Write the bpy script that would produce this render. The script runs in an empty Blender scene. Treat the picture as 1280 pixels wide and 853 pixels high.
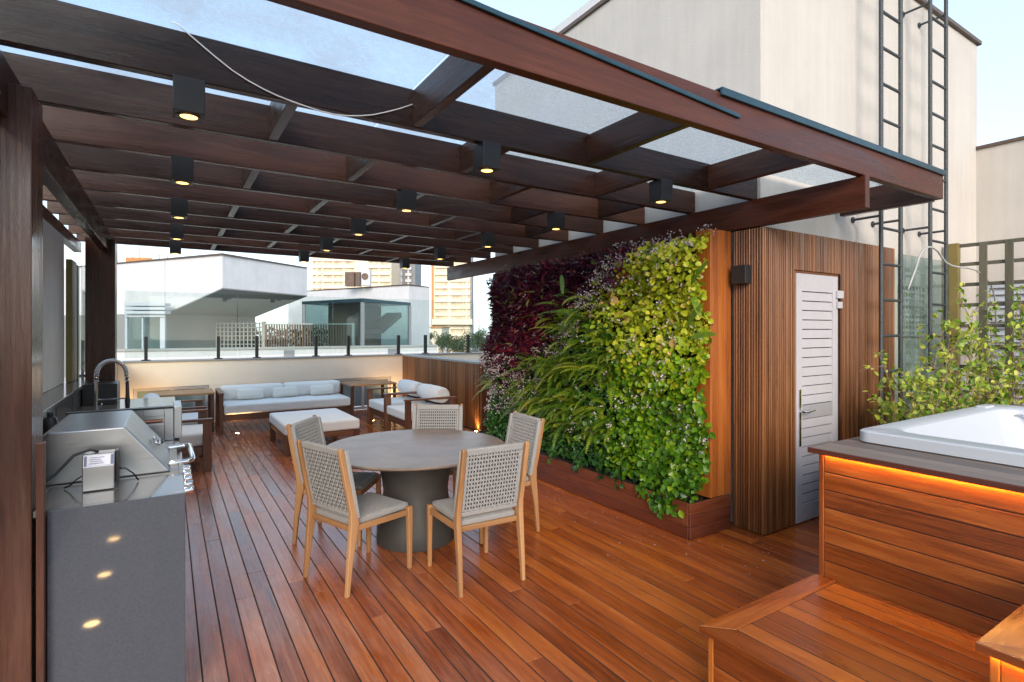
import bpy, bmesh, math, random
from mathutils import Vector, Matrix
rad = math.radians
S = bpy.context.scene
COL = S.collection
random.seed(7)

# ------------------------------------------------------------------ camera, sky, sun, exposure
FPX, HORIZON, EYE = 678.0, 412.0, 1.65
YAW = math.atan(430 / 678)
cd = bpy.data.cameras.new('camera')
cd.sensor_width = 36
cd.lens = 36 * FPX / 1280
cd.shift_y = -(426.5 - HORIZON) / 1280
cd.clip_start, cd.clip_end = 0.05, 3000
cam = bpy.data.objects.new('camera', cd)
COL.objects.link(cam)
cam.location = (0, 0, EYE)
cam.rotation_euler = (rad(90), 0, -YAW)
S.camera = cam

SUN_EL, SUN_AZ = 21.0, 208.0          # azimuth clockwise from +Y: the sun stands low behind the camera
w = bpy.data.worlds.new('World')
S.world = w
w.use_nodes = True
wn = w.node_tree
bg = wn.nodes['Background']
sky = wn.nodes.new('ShaderNodeTexSky')
sky.sky_type = 'NISHITA'
sky.sun_disc = False
sky.sun_elevation = rad(SUN_EL)
sky.sun_rotation = rad(SUN_AZ)
sky.air_density = 1.0
sky.dust_density = 0.7
sky.ozone_density = 1.5
hs = wn.nodes.new('ShaderNodeHueSaturation')          # hazy evening: a paler, less blue sky
hs.inputs['Saturation'].default_value = 0.7
wn.links.new(sky.outputs[0], hs.inputs['Color'])
veil = wn.nodes.new('ShaderNodeMixRGB')               # thin even cloud veil over the clear sky
veil.inputs['Fac'].default_value = 0.6
veil.inputs['Color2'].default_value = (1.58, 2.10, 2.72, 1)
wn.links.new(hs.outputs[0], veil.inputs['Color1'])
wn.links.new(veil.outputs[0], bg.inputs[0])
bg.inputs[1].default_value = 0.15
sd = bpy.data.lights.new('sun', 'SUN')
sd.energy = 1.0
sd.angle = rad(26)
sd.color = (1.0, 0.86, 0.72)
sun = bpy.data.objects.new('sun', sd)
COL.objects.link(sun)
to_sun = Vector((math.sin(rad(SUN_AZ)) * math.cos(rad(SUN_EL)), math.cos(rad(SUN_AZ)) * math.cos(rad(SUN_EL)), math.sin(rad(SUN_EL))))
sun.rotation_euler = to_sun.to_track_quat('Z', 'Y').to_euler()
sun.location = to_sun * 50
S.view_settings.view_transform = 'Standard'
S.view_settings.look = 'None'
S.view_settings.gamma = 1
S.view_settings.use_curve_mapping = False
S.view_settings.exposure = 1.62
S.render.engine = 'CYCLES'
S.cycles.max_bounces = 10
S.cycles.diffuse_bounces = 4
S.cycles.glossy_bounces = 4
S.cycles.transparent_max_bounces = 24
S.cycles.use_denoising = True
S.cycles.sample_clamp_indirect = 8

# ------------------------------------------------------------------ measuring helpers (photo pixel to a point in the place)
FW = Vector((math.sin(YAW), math.cos(YAW), 0))
RT = Vector((math.cos(YAW), -math.sin(YAW), 0))
def at(u, v, D):
    return Vector((0, 0, EYE)) + D * (FW + (u - 640) / FPX * RT + Vector((0, 0, (HORIZON - v) / FPX)))
def atY(u, v, Y):
    d = FW + (u - 640) / FPX * RT
    return at(u, v, Y / d.y)
def atX(u, v, X):
    d = FW + (u - 640) / FPX * RT
    return at(u, v, X / d.x)

# ------------------------------------------------------------------ materials
def N(nt, t, **kw):
    n = nt.nodes.new(t)
    for k, v in kw.items():
        setattr(n, k, v)
    return n
def new_mat(name):
    m = bpy.data.materials.new(name)
    m.use_nodes = True
    nt = m.node_tree
    p = nt.nodes['Principled BSDF']
    return m, nt, p
def ramp(nt, stops):
    r = N(nt, 'ShaderNodeValToRGB')
    e = r.color_ramp.elements
    while len(e) < len(stops):
        e.new(0.5)
    for i, (pos, c) in enumerate(stops):
        e[i].position = pos
        e[i].color = (*c, 1)
    return r
def plain(name, c, rough=0.6, metal=0.0, var=0.12, scale=6.0, bump=0.0, bscale=120.0, spec=0.5, coat=0.0):
    m, nt, p = new_mat(name)
    tc = N(nt, 'ShaderNodeTexCoord')
    n = N(nt, 'ShaderNodeTexNoise')
    n.inputs['Scale'].default_value = scale
    n.inputs['Detail'].default_value = 6
    n.inputs['Roughness'].default_value = 0.65
    nt.links.new(tc.outputs['Object'], n.inputs['Vector'])
    r = ramp(nt, [(0.3, [x * (1 - var) for x in c]), (0.7, [min(1, x * (1 + var)) for x in c])])
    nt.links.new(n.outputs['Fac'], r.inputs[0])
    nt.links.new(r.outputs[0], p.inputs['Base Color'])
    p.inputs['Roughness'].default_value = rough
    p.inputs['Metallic'].default_value = metal
    p.inputs['Specular IOR Level'].default_value = spec
    p.inputs['Coat Weight'].default_value = coat
    if bump:
        b = N(nt, 'ShaderNodeTexNoise')
        b.inputs['Scale'].default_value = bscale
        b.inputs['Detail'].default_value = 4
        nt.links.new(tc.outputs['Object'], b.inputs['Vector'])
        bp = N(nt, 'ShaderNodeBump')
        bp.inputs['Strength'].default_value = bump
        bp.inputs['Distance'].default_value = 0.01
        nt.links.new(b.outputs['Fac'], bp.inputs['Height'])
        nt.links.new(bp.outputs[0], p.inputs['Normal'])
    return m
def render_wall(name, c, streak=0.16):
    m = plain(name, c, 0.85, var=0.06, scale=1.3, bump=0.35, bscale=90)
    nt = m.node_tree; p = nt.nodes['Principled BSDF']; L = nt.links.new
    src = p.inputs['Base Color'].links[0].from_socket
    tc = N(nt, 'ShaderNodeTexCoord'); mp = N(nt, 'ShaderNodeMapping'); mp.inputs['Scale'].default_value = (5, 5, .35)
    L(tc.outputs['Object'], mp.inputs[0])
    n = N(nt, 'ShaderNodeTexNoise'); n.inputs['Scale'].default_value = 1.5; n.inputs['Detail'].default_value = 7; n.inputs['Roughness'].default_value = .7
    L(mp.outputs[0], n.inputs['Vector'])
    r = ramp(nt, [(0.35, (1 - streak, 1 - streak, 1 - streak * 1.15)), (0.62, (1, 1, 1))]); L(n.outputs['Fac'], r.inputs[0])
    mx = N(nt, 'ShaderNodeMixRGB', blend_type='MULTIPLY'); mx.inputs[0].default_value = 1
    L(src, mx.inputs[1]); L(r.outputs[0], mx.inputs[2]); L(mx.outputs[0], p.inputs['Base Color'])
    return m
def wood(name, dark, mid, light, rough=0.35, coat=0.0, spread=0.55, bump=0.25, spec=0.5, rvar=0.15):
    """grain runs along the first axis of the 'grain' attribute, each board gets its own tone from 'tone'"""
    m, nt, p = new_mat(name)
    L = nt.links.new
    g = N(nt, 'ShaderNodeAttribute', attribute_name='grain')
    t = N(nt, 'ShaderNodeAttribute', attribute_name='tone')
    mp = N(nt, 'ShaderNodeMapping')
    mp.inputs['Scale'].default_value = (3.0, 55, 55)
    L(g.outputs['Vector'], mp.inputs[0])
    fine = N(nt, 'ShaderNodeTexNoise')
    fine.inputs['Scale'].default_value = 1.0
    fine.inputs['Detail'].default_value = 7
    fine.inputs['Roughness'].default_value = 0.7
    fine.inputs['Distortion'].default_value = 0.6
    L(mp.outputs[0], fine.inputs['Vector'])
    mp2 = N(nt, 'ShaderNodeMapping')
    mp2.inputs['Scale'].default_value = (0.9, 7, 7)
    L(g.outputs['Vector'], mp2.inputs[0])
    broad = N(nt, 'ShaderNodeTexNoise')
    broad.inputs['Scale'].default_value = 1.0
    broad.inputs['Detail'].default_value = 3
    broad.inputs['Distortion'].default_value = 1.2
    L(mp2.outputs[0], broad.inputs['Vector'])
    a = N(nt, 'ShaderNodeMath', operation='MULTIPLY_ADD')
    L(fine.outputs['Fac'], a.inputs[0]); a.inputs[1].default_value = 0.55
    b = N(nt, 'ShaderNodeMath', operation='MULTIPLY_ADD')
    L(broad.outputs['Fac'], b.inputs[0]); b.inputs[1].default_value = 0.45; b.inputs[2].default_value = -spread / 2
    L(b.outputs[0], a.inputs[2])
    c = N(nt, 'ShaderNodeMath', operation='MULTIPLY_ADD')
    L(t.outputs['Fac'], c.inputs[0]); c.inputs[1].default_value = spread
    L(a.outputs[0], c.inputs[2])
    r = ramp(nt, [(0.22, dark), (0.5, mid), (0.8, light)])
    L(c.outputs[0], r.inputs[0])
    L(r.outputs[0], p.inputs['Base Color'])
    rr = N(nt, 'ShaderNodeMapRange')
    L(broad.outputs['Fac'], rr.inputs[0])
    rr.inputs[1].default_value = 0.3; rr.inputs[2].default_value = 0.7
    rr.inputs[3].default_value = max(0.05, rough - rvar); rr.inputs[4].default_value = rough + rvar
    L(rr.outputs[0], p.inputs['Roughness'])
    p.inputs['Specular IOR Level'].default_value = spec
    p.inputs['Coat Weight'].default_value = coat
    p.inputs['Coat Roughness'].default_value = 0.15
    bp = N(nt, 'ShaderNodeBump')
    bp.inputs['Strength'].default_value = bump
    bp.inputs['Distance'].default_value = 0.004
    L(fine.outputs['Fac'], bp.inputs['Height'])
    L(bp.outputs[0], p.inputs['Normal'])
    return m
def glass(name, tint=(0.93, 0.97, 0.96), dirt=0.0, dirt_scale=18.0, refl=1.0):
    m, nt, p = new_mat(name)
    nt.nodes.remove(p)
    L = nt.links.new
    out = nt.nodes['Material Output']
    tr = N(nt, 'ShaderNodeBsdfTransparent'); tr.inputs[0].default_value = (*tint, 1)
    gl = N(nt, 'ShaderNodeBsdfGlossy'); gl.inputs['Roughness'].default_value = 0.02
    fr = N(nt, 'ShaderNodeFresnel')
    geo = N(nt, 'ShaderNodeNewGeometry'); io = N(nt, 'ShaderNodeMath', operation='MULTIPLY_ADD')
    L(geo.outputs['Backfacing'], io.inputs[0]); io.inputs[1].default_value = 1 / 1.45 - 1.45; io.inputs[2].default_value = 1.45
    L(io.outputs[0], fr.inputs[0])            # thin pane: the same reflection from either side
    mu = N(nt, 'ShaderNodeMath', operation='MULTIPLY'); mu.inputs[1].default_value = refl
    L(fr.outputs[0], mu.inputs[0])
    mx = N(nt, 'ShaderNodeMixShader')
    L(mu.outputs[0], mx.inputs[0]); L(tr.outputs[0], mx.inputs[1]); L(gl.outputs[0], mx.inputs[2])
    last = mx
    if dirt:
        tc = N(nt, 'ShaderNodeTexCoord')
        n1 = N(nt, 'ShaderNodeTexNoise'); n1.inputs['Scale'].default_value = dirt_scale; n1.inputs['Detail'].default_value = 8; n1.inputs['Roughness'].default_value = 0.8
        n2 = N(nt, 'ShaderNodeTexNoise'); n2.inputs['Scale'].default_value = 2.2; n2.inputs['Detail'].default_value = 4
        L(tc.outputs['Object'], n1.inputs['Vector']); L(tc.outputs['Object'], n2.inputs['Vector'])
        m2 = N(nt, 'ShaderNodeMath', operation='MULTIPLY'); L(n1.outputs['Fac'], m2.inputs[0]); L(n2.outputs['Fac'], m2.inputs[1])
        mr = N(nt, 'ShaderNodeMapRange'); L(m2.outputs[0], mr.inputs[0])
        mr.inputs[1].default_value = 0.14; mr.inputs[2].default_value = 0.40; mr.inputs[3].default_value = dirt * 0.15; mr.inputs[4].default_value = dirt * 2.6
        df = N(nt, 'ShaderNodeBsdfDiffuse'); df.inputs[0].default_value = (0.7, 0.7, 0.7, 1)
        tl = N(nt, 'ShaderNodeBsdfTranslucent'); tl.inputs[0].default_value = (0.85, 0.87, 0.88, 1)
        dm = N(nt, 'ShaderNodeMixShader'); dm.inputs[0].default_value = 0.55
        L(df.outputs[0], dm.inputs[1]); L(tl.outputs[0], dm.inputs[2])
        m3 = N(nt, 'ShaderNodeMixShader'); L(mr.outputs[0], m3.inputs[0]); L(mx.outputs[0], m3.inputs[1]); L(dm.outputs[0], m3.inputs[2])
        last = m3
    L(last.outputs[0], out.inputs[0])
    return m
def emit(name, c, s):
    m, nt, p = new_mat(name)
    p.inputs['Base Color'].default_value = (*c, 1)
    p.inputs['Emission Color'].default_value = (*c, 1)
    p.inputs['Emission Strength'].default_value = s
    return m
def leafmat(name, stops, rough=0.45, trans=0.25):
    m, nt, p = new_mat(name)
    L = nt.links.new
    t = N(nt, 'ShaderNodeAttribute', attribute_name='tone')
    r = ramp(nt, stops)
    L(t.outputs['Fac'], r.inputs[0])
    L(r.outputs[0], p.inputs['Base Color'])
    p.inputs['Roughness'].default_value = rough
    tl = N(nt, 'ShaderNodeBsdfTranslucent')
    L(r.outputs[0], tl.inputs[0])
    mx = N(nt, 'ShaderNodeMixShader'); mx.inputs[0].default_value = trans
    L(p.outputs[0], mx.inputs[1]); L(tl.outputs[0], mx.inputs[2])
    L(mx.outputs[0], nt.nodes['Material Output'].inputs[0])
    return m
def brushed(name, c, rough=0.28, axis=0):
    m, nt, p = new_mat(name)
    L = nt.links.new
    tc = N(nt, 'ShaderNodeTexCoord'); mp = N(nt, 'ShaderNodeMapping')
    sc = [260, 260, 260]; sc[axis] = 3
    mp.inputs['Scale'].default_value = sc
    L(tc.outputs['Object'], mp.inputs[0])
    n = N(nt, 'ShaderNodeTexNoise'); n.inputs['Scale'].default_value = 1; n.inputs['Detail'].default_value = 4
    L(mp.outputs[0], n.inputs['Vector'])
    mr = N(nt, 'ShaderNodeMapRange'); L(n.outputs['Fac'], mr.inputs[0])
    mr.inputs[3].default_value = rough - 0.1; mr.inputs[4].default_value = rough + 0.12
    L(mr.outputs[0], p.inputs['Roughness'])
    n2 = N(nt, 'ShaderNodeTexNoise'); n2.inputs['Scale'].default_value = 5; n2.inputs['Detail'].default_value = 4
    L(tc.outputs['Object'], n2.inputs['Vector'])
    r = ramp(nt, [(0.3, [x * 0.85 for x in c]), (0.7, c)])
    L(n2.outputs['Fac'], r.inputs[0]); L(r.outputs[0], p.inputs['Base Color'])
    p.inputs['Metallic'].default_value = 1
    return m

M = {}
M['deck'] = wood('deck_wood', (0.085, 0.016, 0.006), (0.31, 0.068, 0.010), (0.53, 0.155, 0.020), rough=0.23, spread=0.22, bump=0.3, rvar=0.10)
def sky_sheen_wear(m):
    # boards beside the kitchen: sky reflection painted in as greyer wood, in worn patches
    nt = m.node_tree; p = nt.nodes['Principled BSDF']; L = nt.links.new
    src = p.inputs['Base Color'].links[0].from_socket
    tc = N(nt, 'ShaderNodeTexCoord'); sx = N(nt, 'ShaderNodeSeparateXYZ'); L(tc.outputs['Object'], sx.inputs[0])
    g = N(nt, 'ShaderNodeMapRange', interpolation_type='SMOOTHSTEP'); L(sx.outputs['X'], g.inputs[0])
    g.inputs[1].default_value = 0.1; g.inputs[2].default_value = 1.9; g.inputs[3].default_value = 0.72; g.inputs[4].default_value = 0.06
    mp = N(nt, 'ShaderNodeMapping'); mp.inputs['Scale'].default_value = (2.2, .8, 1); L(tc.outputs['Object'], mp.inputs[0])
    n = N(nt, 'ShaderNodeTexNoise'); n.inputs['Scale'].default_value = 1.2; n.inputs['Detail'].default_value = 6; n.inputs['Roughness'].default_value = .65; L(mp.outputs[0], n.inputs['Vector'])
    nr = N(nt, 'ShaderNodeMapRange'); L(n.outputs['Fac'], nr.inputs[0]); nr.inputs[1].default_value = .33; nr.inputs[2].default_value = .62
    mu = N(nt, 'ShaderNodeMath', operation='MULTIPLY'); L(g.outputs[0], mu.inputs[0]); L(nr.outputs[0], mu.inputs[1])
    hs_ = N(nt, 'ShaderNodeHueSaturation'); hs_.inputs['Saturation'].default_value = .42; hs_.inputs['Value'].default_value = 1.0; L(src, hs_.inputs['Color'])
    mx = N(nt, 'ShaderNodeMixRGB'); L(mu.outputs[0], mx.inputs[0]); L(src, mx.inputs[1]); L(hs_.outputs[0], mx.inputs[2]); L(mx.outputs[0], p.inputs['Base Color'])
sky_sheen_wear(M['deck'])
M['clad'] = wood('box_wood', (0.070, 0.015, 0.005), (0.26, 0.062, 0.010), (0.52, 0.170, 0.027), rough=0.33, spread=0.26)
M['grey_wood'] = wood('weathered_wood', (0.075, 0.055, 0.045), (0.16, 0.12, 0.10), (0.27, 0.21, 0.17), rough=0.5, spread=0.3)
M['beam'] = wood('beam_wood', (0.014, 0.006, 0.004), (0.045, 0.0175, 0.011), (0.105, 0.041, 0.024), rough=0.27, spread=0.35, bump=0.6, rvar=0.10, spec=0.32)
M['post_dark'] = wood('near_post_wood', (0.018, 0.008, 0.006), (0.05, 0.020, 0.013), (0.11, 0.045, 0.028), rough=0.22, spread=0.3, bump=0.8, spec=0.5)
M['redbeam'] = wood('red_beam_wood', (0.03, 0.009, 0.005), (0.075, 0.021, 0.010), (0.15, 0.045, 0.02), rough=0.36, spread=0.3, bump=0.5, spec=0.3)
M['flute'] = wood('fluted_wood', (0.05, 0.016, 0.006), (0.165, 0.056, 0.016), (0.29, 0.115, 0.032), rough=0.40, spread=0.42)
M['planter'] = wood('planter_wood', (0.045, 0.012, 0.008), (0.12, 0.03, 0.014), (0.20, 0.058, 0.022), rough=0.35, spread=0.3)
M['post_wood'] = wood('orange_post_wood', (0.17, 0.045, 0.012), (0.36, 0.105, 0.02), (0.50, 0.17, 0.035), rough=0.33, spread=0.25)
M['teak'] = wood('chair_teak', (0.21, 0.105, 0.043), (0.335, 0.172, 0.072), (0.46, 0.26, 0.12), rough=0.5, spread=0.25)
M['lounge_wood'] = wood('lounge_wood', (0.04, 0.017, 0.010), (0.115, 0.043, 0.02), (0.21, 0.085, 0.036), rough=0.4, spread=0.3)
M['top_wood'] = wood('side_table_wood', (0.18, 0.09, 0.035), (0.33, 0.17, 0.07), (0.46, 0.26, 0.11), rough=0.45, spread=0.3)
M['cream'] = render_wall('cream_render', (0.55, 0.51, 0.465), 0.08)
M['parapet'] = plain('parapet_render', (0.86, 0.75, 0.62), 0.85, var=0.04, scale=2, bump=0.25, bscale=90)
M['cap'] = plain('stone_cap', (0.30, 0.285, 0.27), 0.5, var=0.2, scale=40)
M['brownmetal'] = plain('brown_flashing', (0.10, 0.065, 0.045), 0.5, var=0.3, scale=20)
M['granite'] = plain('grey_granite', (0.066, 0.074, 0.088), 0.055, var=0.12, scale=110, spec=0.35)
M['granite_light'] = plain('grey_granite_wall', (0.11, 0.106, 0.10), 0.14, var=0.25, scale=300, spec=0.4)
M['steel'] = brushed('brushed_steel', (0.45, 0.455, 0.455), 0.31, 0)
M['chrome'] = plain('chrome', (0.75, 0.74, 0.72), 0.09, 1.0, var=0.03)
M['black'] = plain('black_metal', (0.016, 0.016, 0.017), 0.38, 0.0, var=0.2, scale=30)
M['lampbox'] = plain('lamp_black', (0.017, 0.017, 0.018), 0.42, var=0.15, scale=40)
M['ladder'] = plain('ladder_iron', (0.055, 0.062, 0.066), 0.5, 0.3, var=0.5, scale=60, bump=0.3, bscale=200)
M['alu'] = plain('grey_aluminium', (0.50, 0.48, 0.50), 0.4, 0.1, var=0.04, scale=10)
M['alu_dark'] = plain('mid_aluminium', (0.36, 0.35, 0.36), 0.4, 0.1, var=0.05, scale=10)
M['teal'] = plain('teal_flashing', (0.022, 0.06, 0.08), 0.3, 0.4, var=0.2, scale=12)
M['rope'] = plain('grey_rope', (0.335, 0.335, 0.328), 0.85, var=0.25, scale=260, bump=0.7, bscale=420)
M['rope_dark'] = plain('grey_rope_seat', (0.315, 0.312, 0.302), 0.85, var=0.3, scale=260, bump=0.7, bscale=420)
M['weave_shade'] = plain('weave_shade_black', (0.014, 0.013, 0.012), 0.95, var=0.3, scale=90)  # near-black colour standing in for shade inside the chair backs
M['table_top'] = plain('table_stone', (0.165, 0.125, 0.10), 0.34, var=0.3, scale=5, spec=0.5)
M['table_base'] = plain('table_base', (0.042, 0.044, 0.041), 0.5, var=0.15, scale=8)
M['fabric'] = plain('pale_fabric', (0.74, 0.745, 0.74), 0.9, var=0.05, scale=30, bump=0.3, bscale=600)
M['pillow'] = plain('pillow_fabric', (0.74, 0.74, 0.70), 0.9, var=0.07, scale=80, bump=0.4, bscale=500)
M['acrylic'] = plain('white_acrylic', (0.50, 0.52, 0.55), 0.28, var=0.01, spec=0.35)
M['white'] = render_wall('white_render', (0.64, 0.64, 0.65), 0.07)
M['soffit'] = plain('grey_soffit', (0.24, 0.255, 0.24), 0.8, var=0.05, scale=0.5)
M['concrete'] = plain('pale_concrete', (0.36, 0.36, 0.34), 0.8, var=0.12, scale=1)
M['olive'] = plain('olive_paint', (0.20, 0.15, 0.045), 0.5, var=0.15, scale=8)
M['trellis'] = wood('trellis_wood', (0.05, 0.05, 0.035), (0.095, 0.088, 0.062), (0.16, 0.14, 0.10), rough=0.6, spread=0.3)
M['shutter'] = plain('blue_grey_louvre', (0.46, 0.50, 0.55), 0.5, var=0.05)
M['dark'] = plain('dark_void', (0.012, 0.011, 0.010), 0.8)
M['soil'] = plain('dark_soil', (0.035, 0.025, 0.018), 0.95, var=0.5, scale=40, bump=1, bscale=60)
M['felt'] = plain('black_felt', (0.012, 0.012, 0.012), 0.95, var=0.3, scale=60)
M['roof_glass'] = glass('dusty_roof_glass', (0.86, 0.92, 0.96), dirt=0.24, dirt_scale=30, refl=0.3)
M['glass'] = glass('clear_glass', (0.90, 0.95, 0.94))
M['tint_glass'] = glass('tinted_glass', (0.80, 0.88, 0.88), refl=1.3)
M['blue_glass'] = plain('blue_window', (0.20, 0.27, 0.29), 0.06, var=0.2, scale=2, spec=0.8)
M['lamp_glow'] = emit('warm_lamp', (1.0, 0.52, 0.13), 1.7)
M['deck_glow'] = emit('warm_deck_lamp', (1.0, 0.62, 0.24), 22)
M['led'] = emit('amber_led', (1.0, 0.48, 0.09), 36)
M['cable'] = plain('white_cable', (0.88, 0.86, 0.83), 0.5)
M['hose'] = plain('grey_hose', (0.42, 0.42, 0.40), 0.5)
M['tower'] = plain('pale_tower', (0.88, 0.74, 0.56), 0.8, var=0.05, scale=0.05)
M['tower_dark'] = plain('tower_glass', (0.62, 0.50, 0.36), 0.35, var=0.4, scale=0.3)
M['tower_orange'] = plain('tower_orange', (0.55, 0.26, 0.10), 0.8)
M['tower_grey'] = plain('tower_grey', (0.22, 0.23, 0.25), 0.6, var=0.2, scale=0.2)
M['brown_slats'] = plain('brown_slats', (0.13, 0.085, 0.06), 0.6, var=0.2, scale=3)
M['bark'] = plain('bark', (0.09, 0.065, 0.05), 0.9, var=0.4, scale=20)
M['twig'] = plain('twig', (0.26, 0.17, 0.11), 0.9, var=0.4, scale=20)
M['ground'] = plain('city_ground', (0.10, 0.11, 0.10), 0.9, var=0.5, scale=0.05)
M['copper'] = plain('copper_pipe', (0.35, 0.16, 0.11), 0.3, 0.8)
M['label'] = plain('sticker', (0.66, 0.68, 0.76), 0.5, var=0.05)
M['ink'] = plain('sticker_ink', (0.14, 0.15, 0.22), 0.6)

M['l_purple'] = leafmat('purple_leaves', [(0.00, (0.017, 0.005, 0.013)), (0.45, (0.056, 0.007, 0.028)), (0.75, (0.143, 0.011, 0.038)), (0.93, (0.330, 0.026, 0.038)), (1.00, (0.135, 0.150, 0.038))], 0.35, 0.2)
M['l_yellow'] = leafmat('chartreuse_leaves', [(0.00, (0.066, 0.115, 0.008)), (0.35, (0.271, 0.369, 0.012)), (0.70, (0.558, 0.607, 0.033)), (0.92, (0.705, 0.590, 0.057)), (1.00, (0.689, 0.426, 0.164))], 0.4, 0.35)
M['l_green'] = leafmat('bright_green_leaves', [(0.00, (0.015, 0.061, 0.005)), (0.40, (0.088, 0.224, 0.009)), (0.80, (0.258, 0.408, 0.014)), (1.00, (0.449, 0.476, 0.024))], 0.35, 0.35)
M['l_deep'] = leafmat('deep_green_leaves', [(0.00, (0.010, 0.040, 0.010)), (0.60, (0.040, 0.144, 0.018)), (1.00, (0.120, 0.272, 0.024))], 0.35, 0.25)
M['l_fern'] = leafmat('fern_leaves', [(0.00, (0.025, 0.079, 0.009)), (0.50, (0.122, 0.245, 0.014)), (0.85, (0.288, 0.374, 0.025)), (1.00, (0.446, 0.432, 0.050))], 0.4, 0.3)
M['l_flower'] = leafmat('white_blossom', [(0.0, (0.55, 0.50, 0.50)), (0.7, (0.72, 0.66, 0.68)), (1.0, (0.45, 0.30, 0.30))], 0.6, 0.3)
M['l_shrub'] = leafmat('shrub_leaves', [(0.0, (0.04, 0.12, 0.012)), (0.35, (0.20, 0.35, 0.03)), (0.7, (0.55, 0.60, 0.07)), (1.0, (0.78, 0.68, 0.16))], 0.4, 0.35)
M['l_tree'] = leafmat('tree_leaves', [(0.0, (0.02, 0.045, 0.014)), (0.6, (0.06, 0.10, 0.025)), (1.0, (0.16, 0.15, 0.05))], 0.6, 0.15)

# ------------------------------------------------------------------ mesh builder
ORIGIN = {}
class MB:
    def __init__(s):
        s.v, s.f, s.g, s.t = [], [], [], []
    def add(s, vs, fs, tone=None, grain=None, axis=0):
        o = len(s.v)
        tone = random.random() if tone is None else tone
        off = Vector((random.uniform(0, 60), random.uniform(0, 20), random.uniform(0, 20)))
        k = (axis, (axis + 1) % 3, (axis + 2) % 3)
        for i, p in enumerate(vs):
            p = Vector(p)
            s.v.append(p)
            s.g.append((Vector((p[k[0]], p[k[1]], p[k[2]])) if grain is None else Vector(grain[i])) + off)
            s.t.append(tone)
        for f in fs:
            s.f.append([i + o for i in f])
        return s
    def box(s, x0, x1, y0, y1, z0, z1, axis=None, tone=None):
        d = (x1 - x0, y1 - y0, z1 - z0)
        if axis is None:
            axis = d.index(max(d))
        vs = [(x0, y0, z0), (x1, y0, z0), (x1, y1, z0), (x0, y1, z0), (x0, y0, z1), (x1, y0, z1), (x1, y1, z1), (x0, y1, z1)]
        return s.add(vs, [(0, 3, 2, 1), (4, 5, 6, 7), (0, 1, 5, 4), (1, 2, 6, 5), (2, 3, 7, 6), (3, 0, 4, 7)], tone, None, axis)
    def hexa(s, b, t, tone=None, axis=0):
        return s.add(list(b) + list(t), [(0, 3, 2, 1), (4, 5, 6, 7), (0, 1, 5, 4), (1, 2, 6, 5), (2, 3, 7, 6), (3, 0, 4, 7)], tone, None, axis)
    def prism(s, poly, d, tone=None, axis=0):
        """poly: points of a planar outline, d: extrusion vector"""
        n = len(poly); d = Vector(d)
        vs = [Vector(p) for p in poly] + [Vector(p) + d for p in poly]
        fs = [list(range(n))[::-1], list(range(n, 2 * n))]
        for i in range(n):
            j = (i + 1) % n
            fs.append([i, j, n + j, n + i])
        return s.add(vs, fs, tone, None, axis)
    def loft(s, secs, tone=None, axis=2):
        """secs: list of rings (lists of points with equal counts)"""
        n = len(secs[0]); vs = [p for r in secs for p in r]; fs = []
        for k in range(len(secs) - 1):
            for i in range(n):
                j = (i + 1) % n
                fs.append([k * n + i, k * n + j, (k + 1) * n + j, (k + 1) * n + i])
        fs.append(list(range(n))[::-1]); fs.append([(len(secs) - 1) * n + i for i in range(n)])
        return s.add(vs, fs, tone, None, axis)
    def bar(s, p0, p1, w_, h_, up=(0, 0, 1), tone=None):
        p0, p1 = Vector(p0), Vector(p1)
        a = (p1 - p0).normalized(); u = Vector(up)
        if abs(a.dot(u)) > 0.99: u = Vector((1, 0, 0))
        r = a.cross(u).normalized(); u = r.cross(a).normalized()
        vs, gr = [], []
        L = (p1 - p0).length
        for p, l in ((p0, 0), (p1, L)):
            for sx, sy in ((-1, -1), (1, -1), (1, 1), (-1, 1)):
                vs.append(p + r * sx * w_ / 2 + u * sy * h_ / 2); gr.append((l, sx * w_ / 2, sy * h_ / 2))
        return s.add(vs, [(0, 3, 2, 1), (4, 5, 6, 7), (0, 1, 5, 4), (1, 2, 6, 5), (2, 3, 7, 6), (3, 0, 4, 7)], tone, gr)
    def tube(s, pts, r, n=8, tone=None):
        pts = [Vector(p) for p in pts]
        rs = r if isinstance(r, (list, tuple)) else [r] * len(pts)
        vs, fs = [], []
        prev = None
        for i, p in enumerate(pts):
            a = (pts[min(i + 1, len(pts) - 1)] - pts[max(i - 1, 0)]).normalized()
            if prev is None:
                u = Vector((0, 0, 1)) if abs(a.z) < 0.9 else Vector((1, 0, 0))
            else:
                u = prev
            x = a.cross(u).normalized(); u = x.cross(a).normalized(); prev = u
            for k in range(n):
                t = 2 * math.pi * k / n
                vs.append(p + (x * math.cos(t) + u * math.sin(t)) * rs[i])
        for i in range(len(pts) - 1):
            for k in range(n):
                j = (k + 1) % n
                fs.append([i * n + k, i * n + j, (i + 1) * n + j, (i + 1) * n + k])
        fs.append(list(range(n))[::-1]); fs.append([(len(pts) - 1) * n + k for k in range(n)])
        return s.add(vs, fs, tone)
    def lathe(s, prof, c, n=64, tone=None):
        c = Vector(c); vs, fs = [], []
        for r, z in prof:
            for k in range(n):
                t = 2 * math.pi * k / n
                vs.append(c + Vector((r * math.cos(t), r * math.sin(t), z)))
        for i in range(len(prof) - 1):
            for k in range(n):
                j = (k + 1) % n
                fs.append([i * n + k, i * n + j, (i + 1) * n + j, (i + 1) * n + k])
        fs.append(list(range(n))[::-1]); fs.append([(len(prof) - 1) * n + k for k in range(n)])
        return s.add(vs, fs, tone)
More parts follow.
